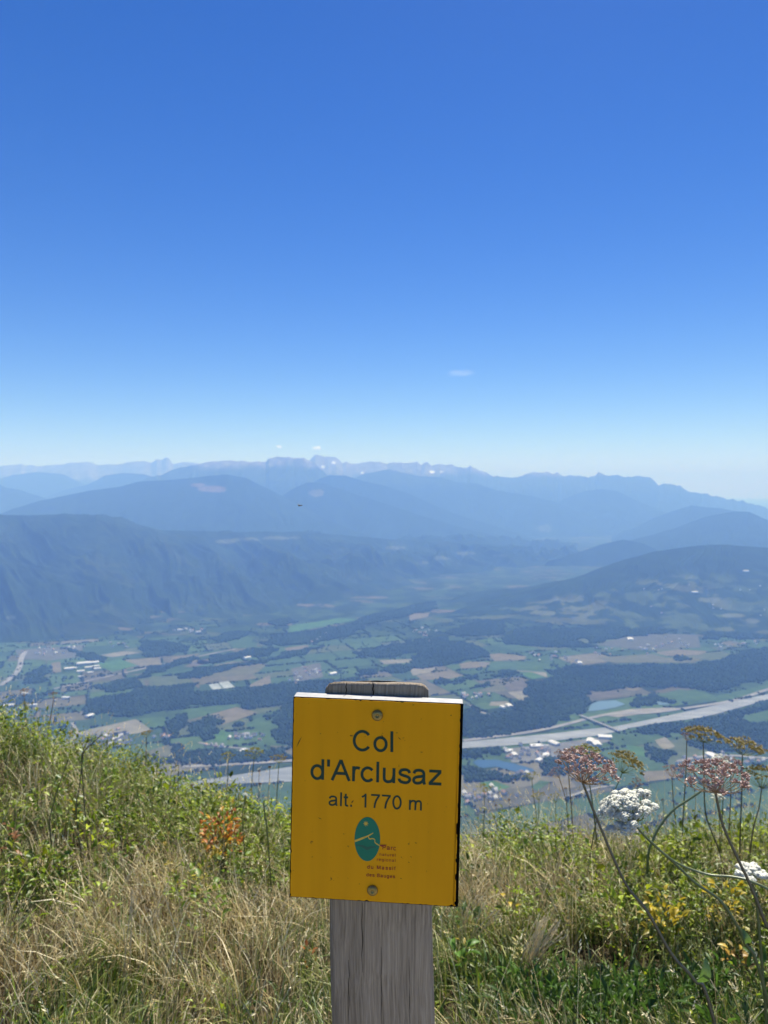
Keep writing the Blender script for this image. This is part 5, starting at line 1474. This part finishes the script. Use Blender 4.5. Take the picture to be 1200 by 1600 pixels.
leaf_plant("dark green leaves in the shade right of the post", 730, 1440, 50, [(.07, .13, .03), (.09, .16, .03)], 20, .042, d_extra=.12)
leaf_plant("orange withered leaf tuft left of the post", 482, 1490, 22, [(.50, .22, .03), (.4, .14, .04)], 8, .024, d_extra=.12)
leaf_plant("small rust-brown leaf tuft at the left edge", 16, 1300, 30, [(.32, .16, .07), (.26, .12, .06)], 22, .028)
leaf_plant("pale yellow flower tuft beside the straw bundle", 812, 1478, 20, [(.62, .56, .22), (.56, .50, .25)], 12, .022, d_extra=.12)

# standing straws that catch the eye
def straw_bundle(label, base_px, tops, n_, wid):
    x_, y_ = hit_ground(*base_px); g = gz(x_, y_)
    root = empty("straw_tuft", (x_, y_, g)); tag(root, label, "dry grass")
    rg = np.random.default_rng(int(base_px[0]))
    lst = []; seeds = []
    for i in range(n_):
        tp = tops[i % len(tops)]
        e = np.array(at(tp[0] + rg.normal(0, wid * .5), tp[1] + rg.normal(0, 6), y_ + rg.normal(0, .03) - .02)) - np.array([x_, y_, g])
        b_ = np.array([rg.normal(0, .012 * wid / 8), rg.normal(0, .012), -.01])
        m_ = b_ * .5 + e * .5 + np.array([rg.normal(0, .01), rg.normal(0, .01), .02])
        lst.append(tube([b_, m_, e], .0020, .0012, 3))
        dv = e - m_; dv /= np.linalg.norm(dv)
        for j in range(7):
            c = e - dv * .006 * j + rg.normal(0, .0012, 3); sd = np.cross(dv, [.3, 1, .2]); sd /= np.linalg.norm(sd)
            seeds.append(([c - dv * .005, c + sd * .0014, c + dv * .005, c - sd * .0014], [(0, 1, 2, 3)]))
    V, Fc = join(lst); pymesh("straws", V, Fc, M['straw'], root)["kind"] = 'stuff'
    V, Fc = join(seeds); pymesh("seed_heads", V, Fc, M['straw'], root)["kind"] = 'stuff'
M['straw'] = leafy("bleached_straw", .25, .06, (.72, .62, .40))
straw_bundle("thick sheaf of bleached straw fanning up right of the post", (812, 1538), [(846, 1428), (858, 1432), (868, 1440), (838, 1440), (876, 1452), (852, 1450)], 34, 9)
straw_bundle("three upright pale straws at the left", (196, 1552), [(208, 1388), (206, 1405), (192, 1450)], 4, 5)
straw_bundle("pair of slanting pale straws beside the three upright ones", (218, 1512), [(262, 1390), (258, 1402)], 3, 4)
straw_bundle("lone slanting straw left of the post", (242, 1512), [(295, 1416)], 2, 3)
straw_bundle("pair of crossing straws before the sign's left side", (355, 1470), [(402, 1388), (412, 1392)], 4, 5)
straw_bundle("fan of straw heads right below the sign's lower right corner", (720, 1500), [(740, 1395), (760, 1402), (730, 1412), (775, 1420)], 12, 10)

# a fly in the air before the mountains
fc_ = np.array(at(468, 790, 1.9))
fly = empty("fly", tuple(fc_)); tag(fly, "tiny dark fly hovering before the hazy blue mountains", "insect")
def ellipsoid(c, r, nu_=8, nv_=6):
    V = []; Fc = []
    for i in range(nv_ + 1):
        th_ = pi * i / nv_
        for j in range(nu_):
            ph = 2 * pi * j / nu_; V.append((c[0] + r[0] * sin(th_) * cos(ph), c[1] + r[1] * sin(th_) * sin(ph), c[2] + r[2] * cos(th_)))
    for i in range(nv_):
        for j in range(nu_): Fc.append((i * nu_ + j, (i + 1) * nu_ + j, (i + 1) * nu_ + (j + 1) % nu_, i * nu_ + (j + 1) % nu_))
    return V, Fc
M['fly'] = plain("fly_body", (.02, .018, .016), .4, .5)
V, Fc = join([ellipsoid((0, 0, 0), (.0045, .002, .0018)), ellipsoid((.0055, 0, .0004), (.0018, .0018, .0017))]); pymesh("body", V, Fc, M['fly'], fly, True)
M['wing'] = leafy("fly_wing", .5, .1, (.30, .28, .26))
for s_ in (-1, 1): pymesh("wing", [(.001, s_ * .001, .0015), (-.003, s_ * .006, .0035), (-.0065, s_ * .0055, .003), (-.004, s_ * .0015, .002)], [(0, 1, 2, 3)], M['wing'], fly)

# small fair-weather clouds beyond the range and one wisp higher up
def cloud(label, px, py, height, wpx, hpx, tau):
    a, b = ray(px, py); d_ = (height - CZ) / b; sc = d_ / F_PX
    V, Fc = ellipsoid((0, 0, 0), (1, 1, 1), 40, 24)
    V = np.array(V); k = .25 + 1.5 * fbm(V[:, 0] * 3.2 + px, V[:, 2] * 2.6 + V[:, 1] * 1.7, 4)
    V = V * k[:, None] * np.array([wpx * sc / 2, wpx * sc / 2.5, hpx * sc / 2])
    m = bpy.data.materials.new("cloud_vapour"); m.use_nodes = True; nt = m.node_tree; nt.nodes.clear()
    o_ = nt.nodes.new("ShaderNodeOutputMaterial"); v_ = nt.nodes.new("ShaderNodeVolumePrincipled")
    v_.inputs["Color"].default_value = (1, 1, 1, 1); v_.inputs["Density"].default_value = tau / (wpx * sc * .6); v_.inputs["Anisotropy"].default_value = .4
    nt.links.new(v_.outputs[0], o_.inputs["Volume"])
    o = pymesh("cloud", V, Fc, m, None, True); o.location = (a * d_, d_, height); tag(o, label, "cloud", None, "thing")
cloud("faint wisp of cloud alone in the blue sky", 720, 583, 5200, 42, 9, .10)
cloud("small bright puff of cloud over the serrated range", 496, 700, 2300, 12, 6, 1.0)
cloud("smaller puff of cloud left over the dark rocky summit", 436, 698, 2300, 9, 5, .8)

# ------------------------------------------------------------------ the air
hz = bpy.data.materials.new("haze"); hz.use_nodes = True
nt = hz.node_tree; nt.nodes.clear()
ho = nt.nodes.new("ShaderNodeOutputMaterial"); pv = nt.nodes.new("ShaderNodeVolumePrincipled")
pv.inputs["Color"].default_value = (*HAZE_COLOR, 1); pv.inputs["Density"].default_value = HAZE_DENSITY; pv.inputs["Absorption Color"].default_value = (.80, .91, 1, 1); pv.inputs["Anisotropy"].default_value = HAZE_ANISO
nt.links.new(pv.outputs[0], ho.inputs["Volume"])
X0, X1, Y0, Y1, Z0, Z1 = -S - 50, S + 50, -9050, S + 50, FLOOR - 17, 1500
HV = [(x, y, z) for x in (X0, X1) for y in (Y0, Y1) for z in (Z0, Z1)]
haze = pymesh("haze", HV, [(0,1,3,2),(4,6,7,5),(0,4,5,1),(2,3,7,6),(0,2,6,4),(1,5,7,3)], hz)
tag(haze, "blue summer haze filling the air over the valley", "haze", None, 'stuff')
